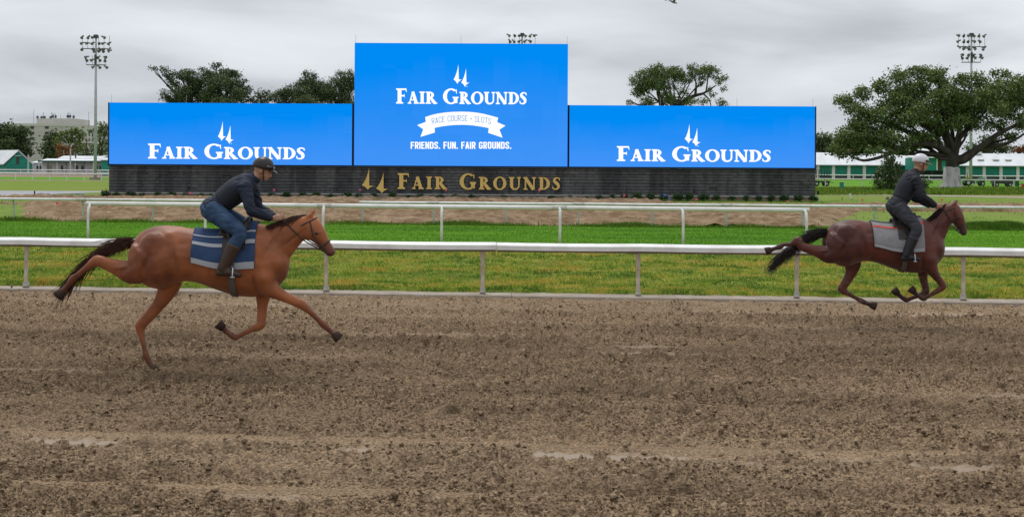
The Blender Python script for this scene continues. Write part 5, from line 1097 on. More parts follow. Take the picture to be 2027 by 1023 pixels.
# ------------------------------------------------------------------ horses and riders
def cr_spline(P, n):
    out = []
    for i in range(len(P) - 1):
        p0, p1, p2, p3 = P[max(i - 1, 0)], P[i], P[i + 1], P[min(i + 2, len(P) - 1)]
        for k in range(n):
            t = k / n; out.append(0.5 * ((2 * p1) + (p2 - p0) * t + (2 * p0 - 5 * p1 + 4 * p2 - p3) * t * t + (3 * p1 - p0 - 3 * p2 + p3) * t ** 3))
    out.append(P[-1]); return np.array(out)
def loft(mb, st, n=18, sub=4, egg=0.0, closed=True, vertical=False):
    """st: (x,y,z, lateral half width, in-plane half height)"""
    A = cr_spline(np.array(st, float), sub); A[:, 3:] = np.maximum(A[:, 3:], 0.003); m_ = len(A); rings = []
    last = [None]
    def ring(c, t, a, b_):
        lat = Vector((0, 1, 0)) - t * t.y
        if lat.length < .2: lat = Vector((1, 0, 0)) - t * t.x
        lat.normalize(); up = t.cross(lat)
        if last[0] is None: up = up if up.z > 0 else -up
        elif up.dot(last[0]) < 0: up = -up
        last[0] = up.copy()
        r_ = []
        for j in range(n):
            q = 2 * math.pi * j / n; e_ = 1 - egg * max(0, math.sin(q)) 
            r_.append(tuple(c + lat * (a * e_ * math.cos(q)) + up * (b_ * math.sin(q))))
        return r_
    T_ = []
    for i in range(m_):
        t = Vector(A[min(i + 1, m_ - 1), :3]) - Vector(A[max(i - 1, 0), :3])
        if vertical: t = Vector((1, 0, 0))
        T_.append(t.normalized())
    c0 = Vector(A[0, :3]); c1 = Vector(A[-1, :3]); seq = []
    for s_, o_ in ((.35, .5), (.75, .3)): seq.append((c0 - T_[0] * A[0, 3:].min() * o_, T_[0], A[0, 3] * s_, A[0, 4] * s_))
    seq += [(Vector(A[i, :3]), T_[i], A[i, 3], A[i, 4]) for i in range(m_)]
    for s_, o_ in ((.75, .3), (.35, .5)): seq.append((c1 + T_[-1] * A[-1, 3:].min() * o_, T_[-1], A[-1, 3] * s_, A[-1, 4] * s_))
    k = len(mb.v)
    for q in seq: mb.v += ring(*q)
    for i in range(len(seq) - 1):
        for j in range(n): mb.f.append((k + i * n + j, k + i * n + (j + 1) % n, k + (i + 1) * n + (j + 1) % n, k + (i + 1) * n + j))
    mb.f.append(tuple(k + j for j in range(n))[::-1]); mb.f.append(tuple(k + (len(seq) - 1) * n + j for j in range(n)))
def remesh(mb, vox, it=4, fac=0.5, wrinkle=0.0, wscale=9):
    me = mb.mesh('tmp'); bm = bmesh.new(); bm.from_mesh(me); bmesh.ops.recalc_face_normals(bm, faces=bm.faces); bm.to_mesh(me); bm.free()
    o = bpy.data.objects.new('tmp', me); C.objects.link(o)
    r_ = o.modifiers.new('r', 'REMESH'); r_.mode = 'VOXEL'; r_.voxel_size = vox; r_.adaptivity = 0
    s_ = o.modifiers.new('s', 'SMOOTH'); s_.factor = fac; s_.iterations = it
    dg = bpy.context.evaluated_depsgraph_get(); dg.update(); m2 = bpy.data.meshes.new_from_object(o.evaluated_get(dg)); C.objects.unlink(o); bpy.data.objects.remove(o)
    if wrinkle:
        n = len(m2.vertices); co_ = np.empty(n * 3, np.float32); m2.vertices.foreach_get('co', co_); co_ = co_.reshape(-1, 3)
        nn = np.empty(n * 3, np.float32); m2.vertices.foreach_get('normal', nn); nn = nn.reshape(-1, 3)
        w_ = pn(co_[:, 0] * wscale + co_[:, 2] * wscale * .8, co_[:, 2] * wscale * 1.6 + co_[:, 1] * wscale, 3); w_ = 1 - 2 * np.abs(w_)
        co_ += nn * (w_ * wrinkle)[:, None]; m2.vertices.foreach_set('co', co_.ravel())
    m2.polygons.foreach_set('use_smooth', [True] * len(m2.polygons)); m2.materials.clear(); m2.update(); return m2

def coat_mat(name, a, b_, dark, amount):
    m = bpy.data.materials.new(name); m.use_nodes = True; nt = m.node_tree; p = nt.nodes['Principled BSDF']; tc = N(nt, 'ShaderNodeTexCoord')
    n = N(nt, 'ShaderNodeTexNoise', Scale=2.5, Detail=5.0); nt.links.new(tc.outputs['Object'], n.inputs['Vector'])
    c = N(nt, 'ShaderNodeMix', data_type='RGBA'); nt.links.new(n.outputs[0], c.inputs[0]); c.inputs[6].default_value = (*[q * 1.25 for q in a], 1); c.inputs[7].default_value = (*[q * .8 for q in b_], 1)
    cm_r = N(nt, 'ShaderNodeMapRange'); nt.links.new(n.outputs[0], cm_r.inputs[0]); cm_r.inputs[1].default_value = .35; cm_r.inputs[2].default_value = .65; nt.links.new(cm_r.outputs[0], c.inputs[0])
    at_ = N(nt, 'ShaderNodeAttribute', attribute_name='dark'); c2 = N(nt, 'ShaderNodeMix', data_type='RGBA'); nt.links.new(at_.outputs['Fac'], c2.inputs[0]); nt.links.new(c.outputs[2], c2.inputs[6]); c2.inputs[7].default_value = (*dark, 1)
    sp = N(nt, 'ShaderNodeSeparateXYZ'); nt.links.new(tc.outputs['Object'], sp.inputs[0]); n3 = N(nt, 'ShaderNodeTexNoise', Scale=28.0, Detail=4.0); nt.links.new(tc.outputs['Object'], n3.inputs['Vector'])
    z_ = N(nt, 'ShaderNodeMapRange'); nt.links.new(sp.outputs[2], z_.inputs[0]); z_.inputs[1].default_value = .2; z_.inputs[2].default_value = 1.5; z_.inputs[3].default_value = .52; z_.inputs[4].default_value = .72
    g_ = N(nt, 'ShaderNodeMath', operation='SUBTRACT'); nt.links.new(n3.outputs[0], g_.inputs[0]); nt.links.new(z_.outputs[0], g_.inputs[1]); g2 = N(nt, 'ShaderNodeMath', operation='MULTIPLY', use_clamp=True); nt.links.new(g_.outputs[0], g2.inputs[0]); g2.inputs[1].default_value = 9
    c3 = N(nt, 'ShaderNodeMix', data_type='RGBA'); nt.links.new(g2.outputs[0], c3.inputs[0]); nt.links.new(c2.outputs[2], c3.inputs[6]); c3.inputs[7].default_value = (.16, .11, .07, 1)
    nt.links.new(c3.outputs[2], p.inputs['Base Color']); p.inputs['Roughness'].default_value = .45; p.inputs['Specular IOR Level'].default_value = .3
    p.inputs['Sheen Weight'].default_value = 0.1
    n2 = N(nt, 'ShaderNodeTexNoise', Scale=140.0, Detail=3.0); nt.links.new(tc.outputs['Object'], n2.inputs['Vector']); bp = N(nt, 'ShaderNodeBump', Strength=.35, Distance=.004); nt.links.new(n2.outputs[0], bp.inputs['Height']); nt.links.new(bp.outputs[0], p.inputs['Normal'])
    return m
def hair(name, roots, dirs, lens, wid, m, parent, seed, droop=.5, n=5, k=5):
    """strands as thin tapering strips: roots (list of Vector), dirs, lens"""
    rg = random.Random(seed); mb = MB()
    for r_, d_, L_ in zip(roots, dirs, lens):
        for q in range(k):
            d0 = (d_ + Vector((rg.uniform(-.14, .14), rg.uniform(-.16, .16), rg.uniform(-.14, .14)))).normalized(); p_ = r_ + Vector((rg.uniform(-.025, .025), rg.uniform(-.02, .02), rg.uniform(-.02, .02)))
            l_ = L_ * rg.uniform(.65, 1.1); pts = [p_.copy()]
            for j in range(n): d0 = (d0 + Vector((0, rg.uniform(-.12, .12), -droop / n + rg.uniform(-.08, .08)))).normalized(); p_ = p_ + d0 * l_ / n; pts.append(p_.copy())
            mb.tube(pts, [wid * (1 - .8 * j / n) for j in range(n + 1)], 3)
    return mb.build(name, m, parent, True)

def horse(P, Yh, rootpx, label, cols, legs, body, neck, head, vox=0.0135, W=1.0, mane_c=(0.05, 0.02, 0.012), saddlec=None, seed=1, tail=None, cloth=None):
    base = at(rootpx[0], rootpx[1], Yh); base.z = 0
    L = lambda px, py: at(px, py, Yh) - base
    root = thing('horse', base, label, 'horse', 'two ridden racehorses on the dirt track')
    s_ = F / Yh; mb = MB()
    st = []
    for px, pt, pb, hw in body:
        a, c = L(px, pt), L(px, pb); st.append(((a.x + c.x) / 2, 0, (a.z + c.z) / 2, hw * W, (a.z - c.z) / 2))
    loft(mb, st, 26, 4, egg=0.18, vertical=True)
    # neck
    st = [(*(lambda w_: (w_.x, 0, w_.z))(L(px, py)), hw, hh) for px, py, hw, hh in neck]; loft(mb, st, 18, 4)
    # head
    hp = [(*(lambda w_: (w_.x, 0, w_.z))(L(px, py)), hw, hh) for px, py, hw, hh in head]; loft(mb, hp, 16, 4)
    H0, H1 = Vector(hp[0][:3]), Vector(hp[-1][:3]); hd = (H1 - H0).normalized(); hu = Vector((-hd.z, 0, hd.x)); hu = hu if hu.z > 0 else -hu
    # cheeks and ears
    for sgn in (-1, 1):
        mb.ell(H0 + hd * .15 - hu * .03 + Vector((0, sgn * .045, 0)), (.10, .04, .09), 10, 7)
        mb.ell(H0 + hd * .2 + hu * .05 + Vector((0, sgn * .062, 0)), (.04, .022, .025), 8, 6)       # brow
        mb.ell(H1 - hd * .03 + hu * .0 + Vector((0, sgn * .035, 0)), (.035, .022, .03), 8, 6)          # nostril
        e0 = H0 + hu * .06 + Vector((0, sgn * .045, 0)); mb.tube([e0 - hu * .02, e0 + hu * .05 - hd * .01, e0 + hu * .13 - hd * .03], [.028, .03, .006], 8)
    # legs: list of (side, [(px,py,lat half,height half)...], y_in, y_out)
    feet = []
    for side, pts, yin in legs:
        st = []
        for i, (px, py, a, b_) in enumerate(pts):
            w_ = L(px, py); t = i / (len(pts) - 1); st.append((w_.x, side * (yin * (1 - t) + (yin * .62) * t), w_.z, a, b_))
        loft(mb, st, 14, 4); feet.append((Vector(st[-1][:3]), (Vector(st[-1][:3]) - Vector(st[-2][:3])).normalized(), side))
    # muscle masses
    def M_(px, py, rx, ry, rz, yy): 
        w_ = L(px, py)
        for sgn in (-1, 1): mb.ell((w_.x, sgn * yy, w_.z), (rx, ry, rz), 12, 8)
    for mm in P.get('masses', []): M_(*mm)
    me = remesh(mb, vox, 6, .5)
    n = len(me.vertices); cc = np.empty(n * 3, np.float32); me.vertices.foreach_get('co', cc); cc = cc.reshape(-1, 3)
    nn = np.empty(n * 3, np.float32); me.vertices.foreach_get('normal', nn); nn = nn.reshape(-1, 3); dsp = np.zeros(n)
    for px, py, rx, ry, an, amp in P.get('sculpt', []):
        w_ = L(px, py); ca, sa = math.cos(math.radians(an)), math.sin(math.radians(an)); ax, az = cc[:, 0] - w_.x, cc[:, 2] - w_.z
        u1, u2 = (ax * ca + az * sa) / rx, (-ax * sa + az * ca) / ry; dsp += 1.35 * amp * np.exp(-(u1 ** 2 + u2 ** 2)) * np.clip(np.abs(nn[:, 1]) * 1.6 - .2, 0, 1)
    dsp += pn(cc[:, 0] * 7, cc[:, 2] * 7, 5) * .0035
    cc += nn * dsp[:, None]; me.vertices.foreach_set('co', cc.ravel()); me.update()
    dk = np.zeros(n, np.float32)
    for f0, fd, sd in feet:
        d_ = np.linalg.norm(cc - np.array(f0), axis=1); dk = np.maximum(dk, np.clip(1.1 - d_ / .42, 0, 1) * P.get('legdark', .6))
    d_ = np.linalg.norm(cc - np.array(H1), axis=1); dk = np.maximum(dk, np.clip(1.2 - d_ / .16, 0, 1) * .6)
    a_ = me.attributes.new('dark', 'FLOAT', 'POINT'); a_.data.foreach_set('value', dk)
    coat = coat_mat('coat_' + str(seed), *cols, 1); link('body', me, root, coat)
    HOOF = mat('hoof_horn', (0.035, 0.022, 0.016), .75, (0.06, 0.04, 0.03), 12, spec=.1)
    for f0, fd, sd in feet:
        mb = MB(); k = fd; tip = f0 + fd * .075
        mb.tube([f0 - fd * .012, f0 + fd * .03, tip], [.046, .056, .064], 14); v_ = []
        mb.build('hoof', HOOF, root, True)
    EYE = mat('eye_black', (0.01, 0.008, 0.007), .08, spec=.6)
    for sgn in (-1, 1): MB().ell(H0 + hd * .2 + hu * .028 + Vector((0, sgn * .078, 0)), (.019, .012, .016), 10, 7).build('eye', EYE, root, True)
    for sgn in (-1, 1): MB().ell(H1 - hd * .01 + hu * .0 + Vector((0, sgn * .055, 0)), (.016, .008, .011), 8, 6).build('nostril', EYE, root, True)
    MANE = mat('mane_%d' % seed, mane_c, .55, tuple(q * 1.8 for q in mane_c), 20)
    # mane along crest
    roots, dirs, lens = [], [], []
    nst = [(L(px, py), hh) for px, py, hw, hh in neck]
    for k in range(46):
        t = k / 45 * (len(nst) - 1.001); i = int(t); f_ = t - i; a = nst[i][0].lerp(nst[i + 1][0], f_); hh = nst[i][1] * (1 - f_) + nst[i + 1][1] * f_
        tg = (nst[i + 1][0] - nst[i][0]).normalized(); up = Vector((-tg.z, 0, tg.x)); up = up if up.z > 0 else -up
        c_ = a + up * (hh * .93); c_.y = 0; roots.append(c_); dirs.append((up * .5 - tg * .85 + Vector((0, -.35, 0))).normalized()); lens.append(.22)
    roots.append(H0 + hu * .08); dirs.append(Vector((-.6, 0, .3))); lens.append(.12)
    hair('mane', roots, dirs, lens, .007, MANE, root, seed, 1.0, 4, 14)
    # tail
    tp = [L(*q) for q in tail]; roots, dirs, lens = [], [], []
    mbt = MB(); loft(mbt, [(q.x, 0, q.z, w_, w_) for q, w_ in zip(tp, (.035, .035, .04, .035, .015))], 10, 4)
    rgt_ = random.Random(seed); A_ = cr_spline(np.array([tuple(q) for q in tp]), 8)
    for k in range(len(A_) - 3):
        tg = (Vector(A_[k + 3]) - Vector(A_[k])).normalized()
        for j in range(7): roots.append(Vector(A_[k]) + Vector((0, rgt_.uniform(-.045, .045), rgt_.uniform(-.045, .045)))); dirs.append((tg + Vector((rgt_.uniform(-.2, .2), rgt_.uniform(-.3, .3), rgt_.uniform(-.35, .2)))).normalized()); lens.append(.38)
    tme = remesh(mbt, .015, 3); to = link('tail', tme, root, MANE)
    hair('tail_hair', roots, dirs, lens, .005, MANE, to, seed + 5, .35, 4, 4)
    # ---- tack
    LEA = mat('black_leather', (0.02, 0.017, 0.015), .35, (0.04, 0.03, 0.025), 14)
    def shell(px0, px1, zdrop, off, nx, nz, y_lim=math.pi):
        """cloth following the barrel between two picture columns"""
        bs = cr_spline(np.array([(L(px, pt).x, L(px, pt).z, L(px, pb).z, hw * W) for px, pt, pb, hw in body]), 6)
        x0, x1 = L(px0, 450).x, L(px1, 450).x; m2 = MB(); 
        for i in range(nx + 1):
            x_ = x0 + (x1 - x0) * i / nx; zt = np.interp(x_, bs[:, 0], bs[:, 1]); zb = np.interp(x_, bs[:, 0], bs[:, 2]); hw = np.interp(x_, bs[:, 0], bs[:, 3])
            cz, hh = (zt + zb) / 2, (zt - zb) / 2
            for j in range(nz + 1):
                a = math.pi / 2 + (j / nz - .5) * 2 * zdrop; e_ = 1 - .18 * max(0, math.sin(a)); rp = 1 + .004 * math.sin(j * 1.7 + i)
                m2.v.append((x_ + .02 * math.cos(a) ** 2 * (1 if i else -1) * 0, (hw * e_ + off) * math.cos(a) * rp, cz + (hh + off) * math.sin(a) * rp))
        for i in range(nx):
            for j in range(nz): k = i * (nz + 1) + j; m2.f.append((k, k + 1, k + nz + 2, k + nz + 1))
        return m2
    c0, c1, cm_, tr_ = cloth
    cl = shell(c0, c1, 1.75, .026, 14, 34).build('saddle_cloth', cm_, root, True); so_ = cl.modifiers.new('t', 'SOLIDIFY'); so_.thickness = .01
    for (d0, d1, mm) in tr_:
        q = shell(c0 + 1, c1 - 1, 1.75, .032, 12, 60); nz = 60
        for sg in ((-1, 1) if d0 > 0 else (0,)):
            q2 = MB(); q2.v = q.v; q2.f = [f_ for f_ in q.f if (lambda j: d0 <= abs(j - 30) / 30 <= d1 and (sg == 0 or (j - 30) * sg > 0))(f_[0] % (nz + 1))]
            q2.prune().build('cloth_trim', mm, cl, True)
    # saddle: seat, flaps, girth
    sc0 = c0 + (c1 - c0) * .42; sc1 = c0 + (c1 - c0) * .88
    sd = shell(sc0, sc1, .72, .045, 12, 20); sd.v = [(x_, y_, z_ + (.035 * math.cos((i // 21) / 12 * 6.28) + .01) * (1 if abs(y_) < .12 else .3)) for i, (x_, y_, z_) in enumerate(sd.v)]
    sdo = sd.build('saddle', LEA, root, True); q = sdo.modifiers.new('t', 'SOLIDIFY'); q.thickness = .025
    shell(sc0 + 8 * s_ / 170, sc1 - 4 * s_ / 170, 1.25, .038, 8, 26).build('saddle_flap', LEA, sdo, True)
    gp = shell(sc0 + 20 * s_ / 170, sc0 + 32 * s_ / 170, 3.1, .014, 3, 60).build('girth', mat('girth_web', (0.12, 0.11, 0.10), .8), root, True); q = gp.modifiers.new('t', 'SOLIDIFY'); q.thickness = .008
    # bridle
    mb = MB()
    def ringh(t, hw_, hh_, tilt=0.0):
        c_ = H0 + hd * t; pts = []
        for k in range(17):
            a = 2 * math.pi * k / 16; pts.append(c_ + Vector((0, hw_ * math.cos(a), 0)) + hu * (hh_ * math.sin(a)) + hd * (tilt * math.sin(a)))
        mb.tube(pts, .009, 5)
    ringh(.03, .085, .135, .03); ringh(.36, .062, .085)
    for sgn in (-1, 1): mb.tube([H0 + hd * .04 + hu * .06 + Vector((0, sgn * .08, 0)), H0 + hd * .2 - hu * .02 + Vector((0, sgn * .098, 0)), H0 + hd * .36 - hu * .02 + Vector((0, sgn * .066, 0)), H0 + hd * .46 - hu * .03 + Vector((0, sgn * .055, 0))], .009, 5)
    mb.build('bridle', LEA, root)
    bit = [H0 + hd * .46 - hu * .03 + Vector((0, sgn * .06, 0)) for sgn in (-1, 1)]
    return root, base, L, bit, LEA

def rider(Yh, base, label, J, cols, seed, bit, LEA, horse_root):
    """J: joints in picture pixels"""
    root_p = base.copy(); root = thing('person', root_p, label, 'person', 'riders on the two horses')
    L = lambda q, y: (lambda w_: Vector((w_.x, y, w_.z)))(at(q[0], q[1], Yh) - root_p)
    hip, chest, neckb, head = L(J['hip'], 0), L(J['chest'], 0), L(J['neck'], 0), L(J['head'], 0)
    sk = mat('skin', (0.42, 0.24, 0.16), .5, (0.36, 0.19, 0.12), 12)
    jk, tr, bt, hl = cols
    def hand(mb, w, target, sgn):
        d_ = (target - w).normalized(); lat = Vector((0, 1, 0)); up = d_.cross(lat); up = up if up.z > 0 else -up
        loft(mb, [(*(w - d_ * .02), .022, .026), (*(w + d_ * .04), .02, .036), (*(w + d_ * .085), .018, .036)], 10, 3)
        for k in range(4):
            b0 = w + d_ * .082 + up * (.028 - .018 * k); l_ = (.075, .085, .08, .062)[k]
            loft(mb, [(*b0, .0085, .0085), (*(b0 + d_ * l_ * .35 + lat * -sgn * .012), .008, .008), (*(b0 + d_ * l_ * .3 + lat * -sgn * .038), .0075, .0075), (*(b0 + d_ * l_ * .02 + lat * -sgn * .042), .007, .007)], 6, 2)
        b0 = w + d_ * .03 + up * .032; loft(mb, [(*b0, .010, .010), (*(b0 + d_ * .03 + up * .014 - lat * sgn * .015), .009, .009), (*(b0 + d_ * .055 - lat * sgn * .032 + up * .006), .008, .008)], 6, 2)
        return w + d_ * .09 - lat * sgn * .02
    def torso(mb, ex):
        loft(mb, [(*(hip + Vector((-.03, 0, -.02))), .165 + ex, .12 + ex), (*hip.lerp(chest, .45), .14 + ex, .10 + ex), (*chest, .175 + ex, .12 + ex), (*chest.lerp(neckb, .7), .175 + ex, .10 + ex), (*neckb, .085 + ex, .07 + ex)], 18, 4)
    def arm(mb, sgn, ex, to_wrist=1.0):
        sh = L(J['shoulder'], sgn * .18); el = L(J['elbow'], sgn * .27); wr = L(J['wrist'], sgn * .10)
        w2 = el.lerp(wr, to_wrist); loft(mb, [(*sh, .062 + ex, .066 + ex), (*sh.lerp(el, .5), .048 + ex, .052 + ex), (*el, .042 + ex, .044 + ex), (*el.lerp(w2, .4), .040 + ex, .042 + ex), (*w2, .027 + ex, .028 + ex)], 12, 4); return wr, el
    def leg(mb, sgn, ex, part=1.0):
        h_ = L(J['hip'], sgn * .10) + Vector((0, 0, -.02)); kn = L(J['knee'], sgn * .33); an = L(J['ankle'], sgn * .36); a2 = kn.lerp(an, part)
        loft(mb, [(*h_, .10 + ex, .115 + ex), (*h_.lerp(kn, .5), .078 + ex, .085 + ex), (*kn, .056 + ex, .062 + ex), (*kn.lerp(a2, .35), .054 + ex, .060 + ex), (*a2, (.038 if part > .9 else .048) + ex, (.040 if part > .9 else .05) + ex)], 14, 4); return kn, an
    def foot(mb, sgn, ex):
        an = L(J['ankle'], sgn * .36); to = L(J['toe'], sgn * .37)
        loft(mb, [(*(an + Vector((-.05, 0, -.03))), .034 + ex, .034 + ex), (*an.lerp(to, .4), .038 + ex, .036 + ex), (*an.lerp(to, .8), .044 + ex, .028 + ex), (*to, .034 + ex, .02 + ex)], 10, 3)
    mb = MB(); torso(mb, 0); grips = []
    fd = L(J['face'], 0) - head; fd.normalize(); fu = Vector((-fd.z, 0, fd.x)); fu = fu if fu.z > 0 else -fu
    loft(mb, [(*neckb.lerp(chest, .15), .06, .06), (*neckb.lerp(head, .5), .056, .058), (*(head - fu * .03 - fd * .01), .055, .06)], 12, 4)
    mb.ell(head + fu * .02 - fd * .012, (.096, .074, .10), 16, 12); mb.ell(head - fu * .045 + fd * .03, (.058, .055, .058), 12, 9)
    mb.ell(head - fu * .093 + fd * .052, (.026, .03, .02), 8, 6)
    nb = head - fu * .02 + fd * .085; mb.tube([nb + fu * .03, nb + fd * .015 - fu * .004, nb + fd * .020 - fu * .022, nb - fu * .032], [.008, .011, .013, .010], 8)
    for sgn in (-1, 1): mb.ell(head - fu * .012 - fd * .01 + Vector((0, sgn * .077, 0)), (.018, .010, .03), 8, 6)
    mb.ell(head - fu * .066 + fd * .083, (.010, .024, .008), 8, 5); 
    for sgn in (-1, 1):
        wr, el = arm(mb, sgn, 0); grips.append(hand(mb, wr, wr + (Vector((.9, 0, .1))), sgn)); leg(mb, sgn, 0); foot(mb, sgn, 0)
    link('body', remesh(mb, .0095, 2, .4), root, sk)
    EW = mat('eye_white', (0.6, 0.58, 0.55), .3); EB = MATS['eye_black']
    for sgn in (-1, 1):
        MB().ell(head + fu * .008 + fd * .082 + Vector((0, sgn * .031, 0)), (.009, .013, .007), 8, 6).build('eye', EB, root, True)
    mb = MB(); torso(mb, .022)
    for sgn in (-1, 1): arm(mb, sgn, .018, .9)
    loft(mb, [(*neckb.lerp(chest, .1), .075, .075), (*neckb.lerp(head, .28), .068, .07)], 12, 3)
    jo = link('jacket', remesh(mb, .012, 3, .5, .009, 9), root, jk)
    mb = MB(); 
    loft(mb, [(*hip.lerp(chest, .38), .178, .138), (*hip.lerp(chest, .6), .185, .142), (*chest, .205, .152), (*chest.lerp(neckb, .6), .185, .132)], 18, 3); link('safety_vest', remesh(mb, .012, 2), jo, mat('vest_%d' % seed, tuple(q * .6 for q in (0.03, 0.035, 0.05)), .8))
    mb = MB(); loft(mb, [(*(hip + Vector((-.07, 0, -.05))), .168, .13), (*hip.lerp(chest, .3), .158, .122)], 16, 3)
    for sgn in (-1, 1): leg(mb, sgn, .016, .93)
    link('trousers', remesh(mb, .012, 3, .5, .007, 8), root, tr)
    for sgn in (-1, 1):
        kn, an = L(J['knee'], sgn * .33), L(J['ankle'], sgn * .36); mb = MB(); k_ = kn.lerp(an, .35); loft(mb, [(*k_, .084, .088), (*kn.lerp(an, .7), .074, .077), (*an, .06, .062)], 12, 3); foot(mb, sgn, .013); link('boot', remesh(mb, .011, 2), root, bt)
    # helmet with brim, strap and goggles
    mb = MB(); mb.ell(head + fu * .05 - fd * .015, (.128, .104, .112), 20, 14); c_ = head + fu * .022
    mb.v = [tuple(Vector(v_) - fu * min(0, (Vector(v_) - c_).dot(fu))) for v_ in mb.v]
    ho = mb.build('helmet', hl, root, True)
    mb = MB(); loft(mb, [(*(head + fd * .085 + fu * .036), .085, .007), (*(head + fd * .13 + fu * .024), .07, .006), (*(head + fd * .165 + fu * .012), .045, .004)], 12, 3); mb.build('peak', hl, ho, True)
    mb = MB(); 
    for sgn in (-1, 1): mb.tube([head + fu * .03 + Vector((0, sgn * .092, 0)) + fd * .02, head - fu * .05 + Vector((0, sgn * .074, 0)) + fd * .025, head - fu * .105 + fd * .04 + Vector((0, sgn * .012, 0))], .007, 5)
    mb.build('chin_strap', LEA, ho)
    mb = MB(); pts = [head + fu * .058 + fd * (.10 * math.cos(a)) + Vector((0, .112 * math.sin(a), 0)) + fd * .012 for a in np.linspace(-1.25, 1.25, 9)]
    mb.tube(pts, .017, 6); mb.build('goggles', mat('goggle_lens', (0.03, 0.03, 0.035), .12, spec=.6), ho, True)
    mb = MB(); c_ = neckb.lerp(chest, .12); mb.tube([c_ + Vector((.075 * math.cos(a), .085 * math.sin(a), .02 * math.cos(a))) for a in np.linspace(0, 6.283, 13)], .014, 6); mb.build('collar', jk, jo, True)
    # stirrups belong to the tack
    for sgn in (-1, 1):
        an, to = L(J['ankle'], sgn * .36), L(J['toe'], sgn * .37); f_ = an.lerp(to, .62) - Vector((0, 0, .04)); m2 = MB(); fr = []
        for k in range(13):
            a = math.pi * k / 12; fr.append(f_ + Vector((0, .062 * math.cos(a), .115 * math.sin(a))))
        m2.tube(fr, .008, 6); m2.box(f_.x - .025, f_.x + .025, f_.y - .065, f_.y + .065, f_.z - .006, f_.z + .008)
        s2 = m2.build('stirrup', mat('steel', (0.55, 0.55, 0.56), .25, metal=.9), horse_root); top = L(J['saddle'], sgn * .26)
        m3 = MB(); m3.tube([f_ + Vector((0, 0, .115)), f_.lerp(top, .5) + Vector((0, 0, .06)), top], .012, 5); m3.build('stirrup_leather', LEA, horse_root)
    # reins from hands to the bit
    m2 = MB()
    for sgn, gq, bq in zip((-1, 1), grips, bit):
        mid = gq.lerp(bq, .5) + Vector((0, sgn * .05, -.05)); m2.tube([gq.lerp(mid, t) if t < 1 else mid for t in (0, .5, 1)] + [mid.lerp(bq, .5) , bq], .008, 5)
    m2.tube([grips[0], (grips[0] + grips[1]) / 2 + Vector((-.05, 0, -.05)), grips[1]], .008, 5)
    m2.build('reins', LEA, horse_root)
    return root

Y1 = F / 170
body1 = [(262, 488, 524, .10), (272, 466, 548, .19), (292, 452, 566, .255), (320, 446, 572, .28), (350, 447, 560, .265), (385, 453, 558, .255), (425, 457, 572, .27), (460, 453, 583, .275), (492, 442, 588, .25), (520, 443, 585, .225), (545, 458, 575, .20), (560, 480, 558, .15)]
neck1 = [(520, 500, .16, .29), (548, 482, .125, .235), (575, 463, .10, .175), (597, 450, .085, .135), (610, 444, .07, .11)]
head1 = [(603, 438, .075, .10), (614, 449, .09, .135), (628, 464, .075, .11), (642, 482, .052, .072), (652, 496, .05, .062), (657, 503, .042, .05)]
legs1 = [(1, [(320, 520, .13, .24), (330, 562, .10, .15), (312, 600, .065, .085), (282, 636, .054, .068), (273, 648, .048, .066), (276, 668, .031, .040), (282, 692, .029, .035), (285, 704, .039, .046), (292, 718, .031, .034), (298, 728, .038, .042)], .13),
         (-1, [(300, 505, .14, .24), (272, 535, .115, .165), (238, 528, .07, .095), (205, 516, .054, .068), (195, 516, .048, .066), (178, 528, .031, .040), (158, 544, .029, .035), (150, 550, .039, .046), (137, 566, .031, .034), (128, 576, .038, .042)], .14),
         (-1, [(520, 520, .10, .22), (532, 562, .085, .13), (560, 582, .055, .07), (592, 597, .053, .058), (602, 602, .053, .058), (618, 617, .031, .037), (634, 632, .029, .034), (641, 639, .038, .044), (655, 652, .031, .034), (664, 660, .038, .042)], .13),
         (1, [(515, 520, .10, .22), (518, 570, .085, .12), (516, 605, .055, .068), (514, 634, .053, .058), (512, 645, .053, .058), (492, 655, .031, .037), (470, 666, .029, .034), (462, 669, .038, .044), (446, 658, .031, .034), (438, 650, .038, .042)], .13)]
masses1 = [(312, 500, .20, .11, .25, .165), (515, 505, .12, .07, .23, .16), (535, 550, .10, .09, .11, .10), (280, 530, .10, .08, .13, .14)]
def mp2(px, py, ox=1738.0, oy=646.0): return (ox + (px - 400) * 129 / 170, oy + (py - 735) * 129 / 170)
sculpt1 = [(352, 505, .035, .17, 12, -.026), (300, 520, .14, .03, 68, -.016), (318, 545, .08, .10, 0, .016), (322, 470, .14, .06, -10, .012), (285, 480, .05, .10, 20, -.010), (378, 548, .07, .05, 30, -.022),
    (500, 470, .04, .12, -62, .014), (548, 470, .025, .16, -25, -.020), (528, 548, .07, .07, 0, .018), (508, 560, .025, .09, 10, -.016), (556, 520, .05, .08, 0, .012), (585, 470, .14, .018, 38, -.010), (562, 455, .12, .04, 35, .008),
    (395, 520, .014, .12, 6, -.005), (410, 522, .014, .12, 6, -.005), (425, 524, .014, .12, 6, -.005), (440, 526, .014, .12, 6, -.005), (370, 480, .06, .03, 0, -.010), (342, 462, .05, .03, 0, .008),
    (262, 528, .03, .09, -50, -.008), (248, 527, .08, .02, 5, .010)]
sculpt2 = [(*(lambda q: (q[0], q[1] + 7))(mp2(a, c)), rx, ry, an, am) for a, c, rx, ry, an, am in sculpt1]
CLOTH1 = mat('navy_cloth', (0.02, 0.045, 0.11), .8, (0.03, 0.06, 0.14), 6, .003, 60); TR1 = mat('pale_trim', (0.36, 0.37, 0.40), .8)
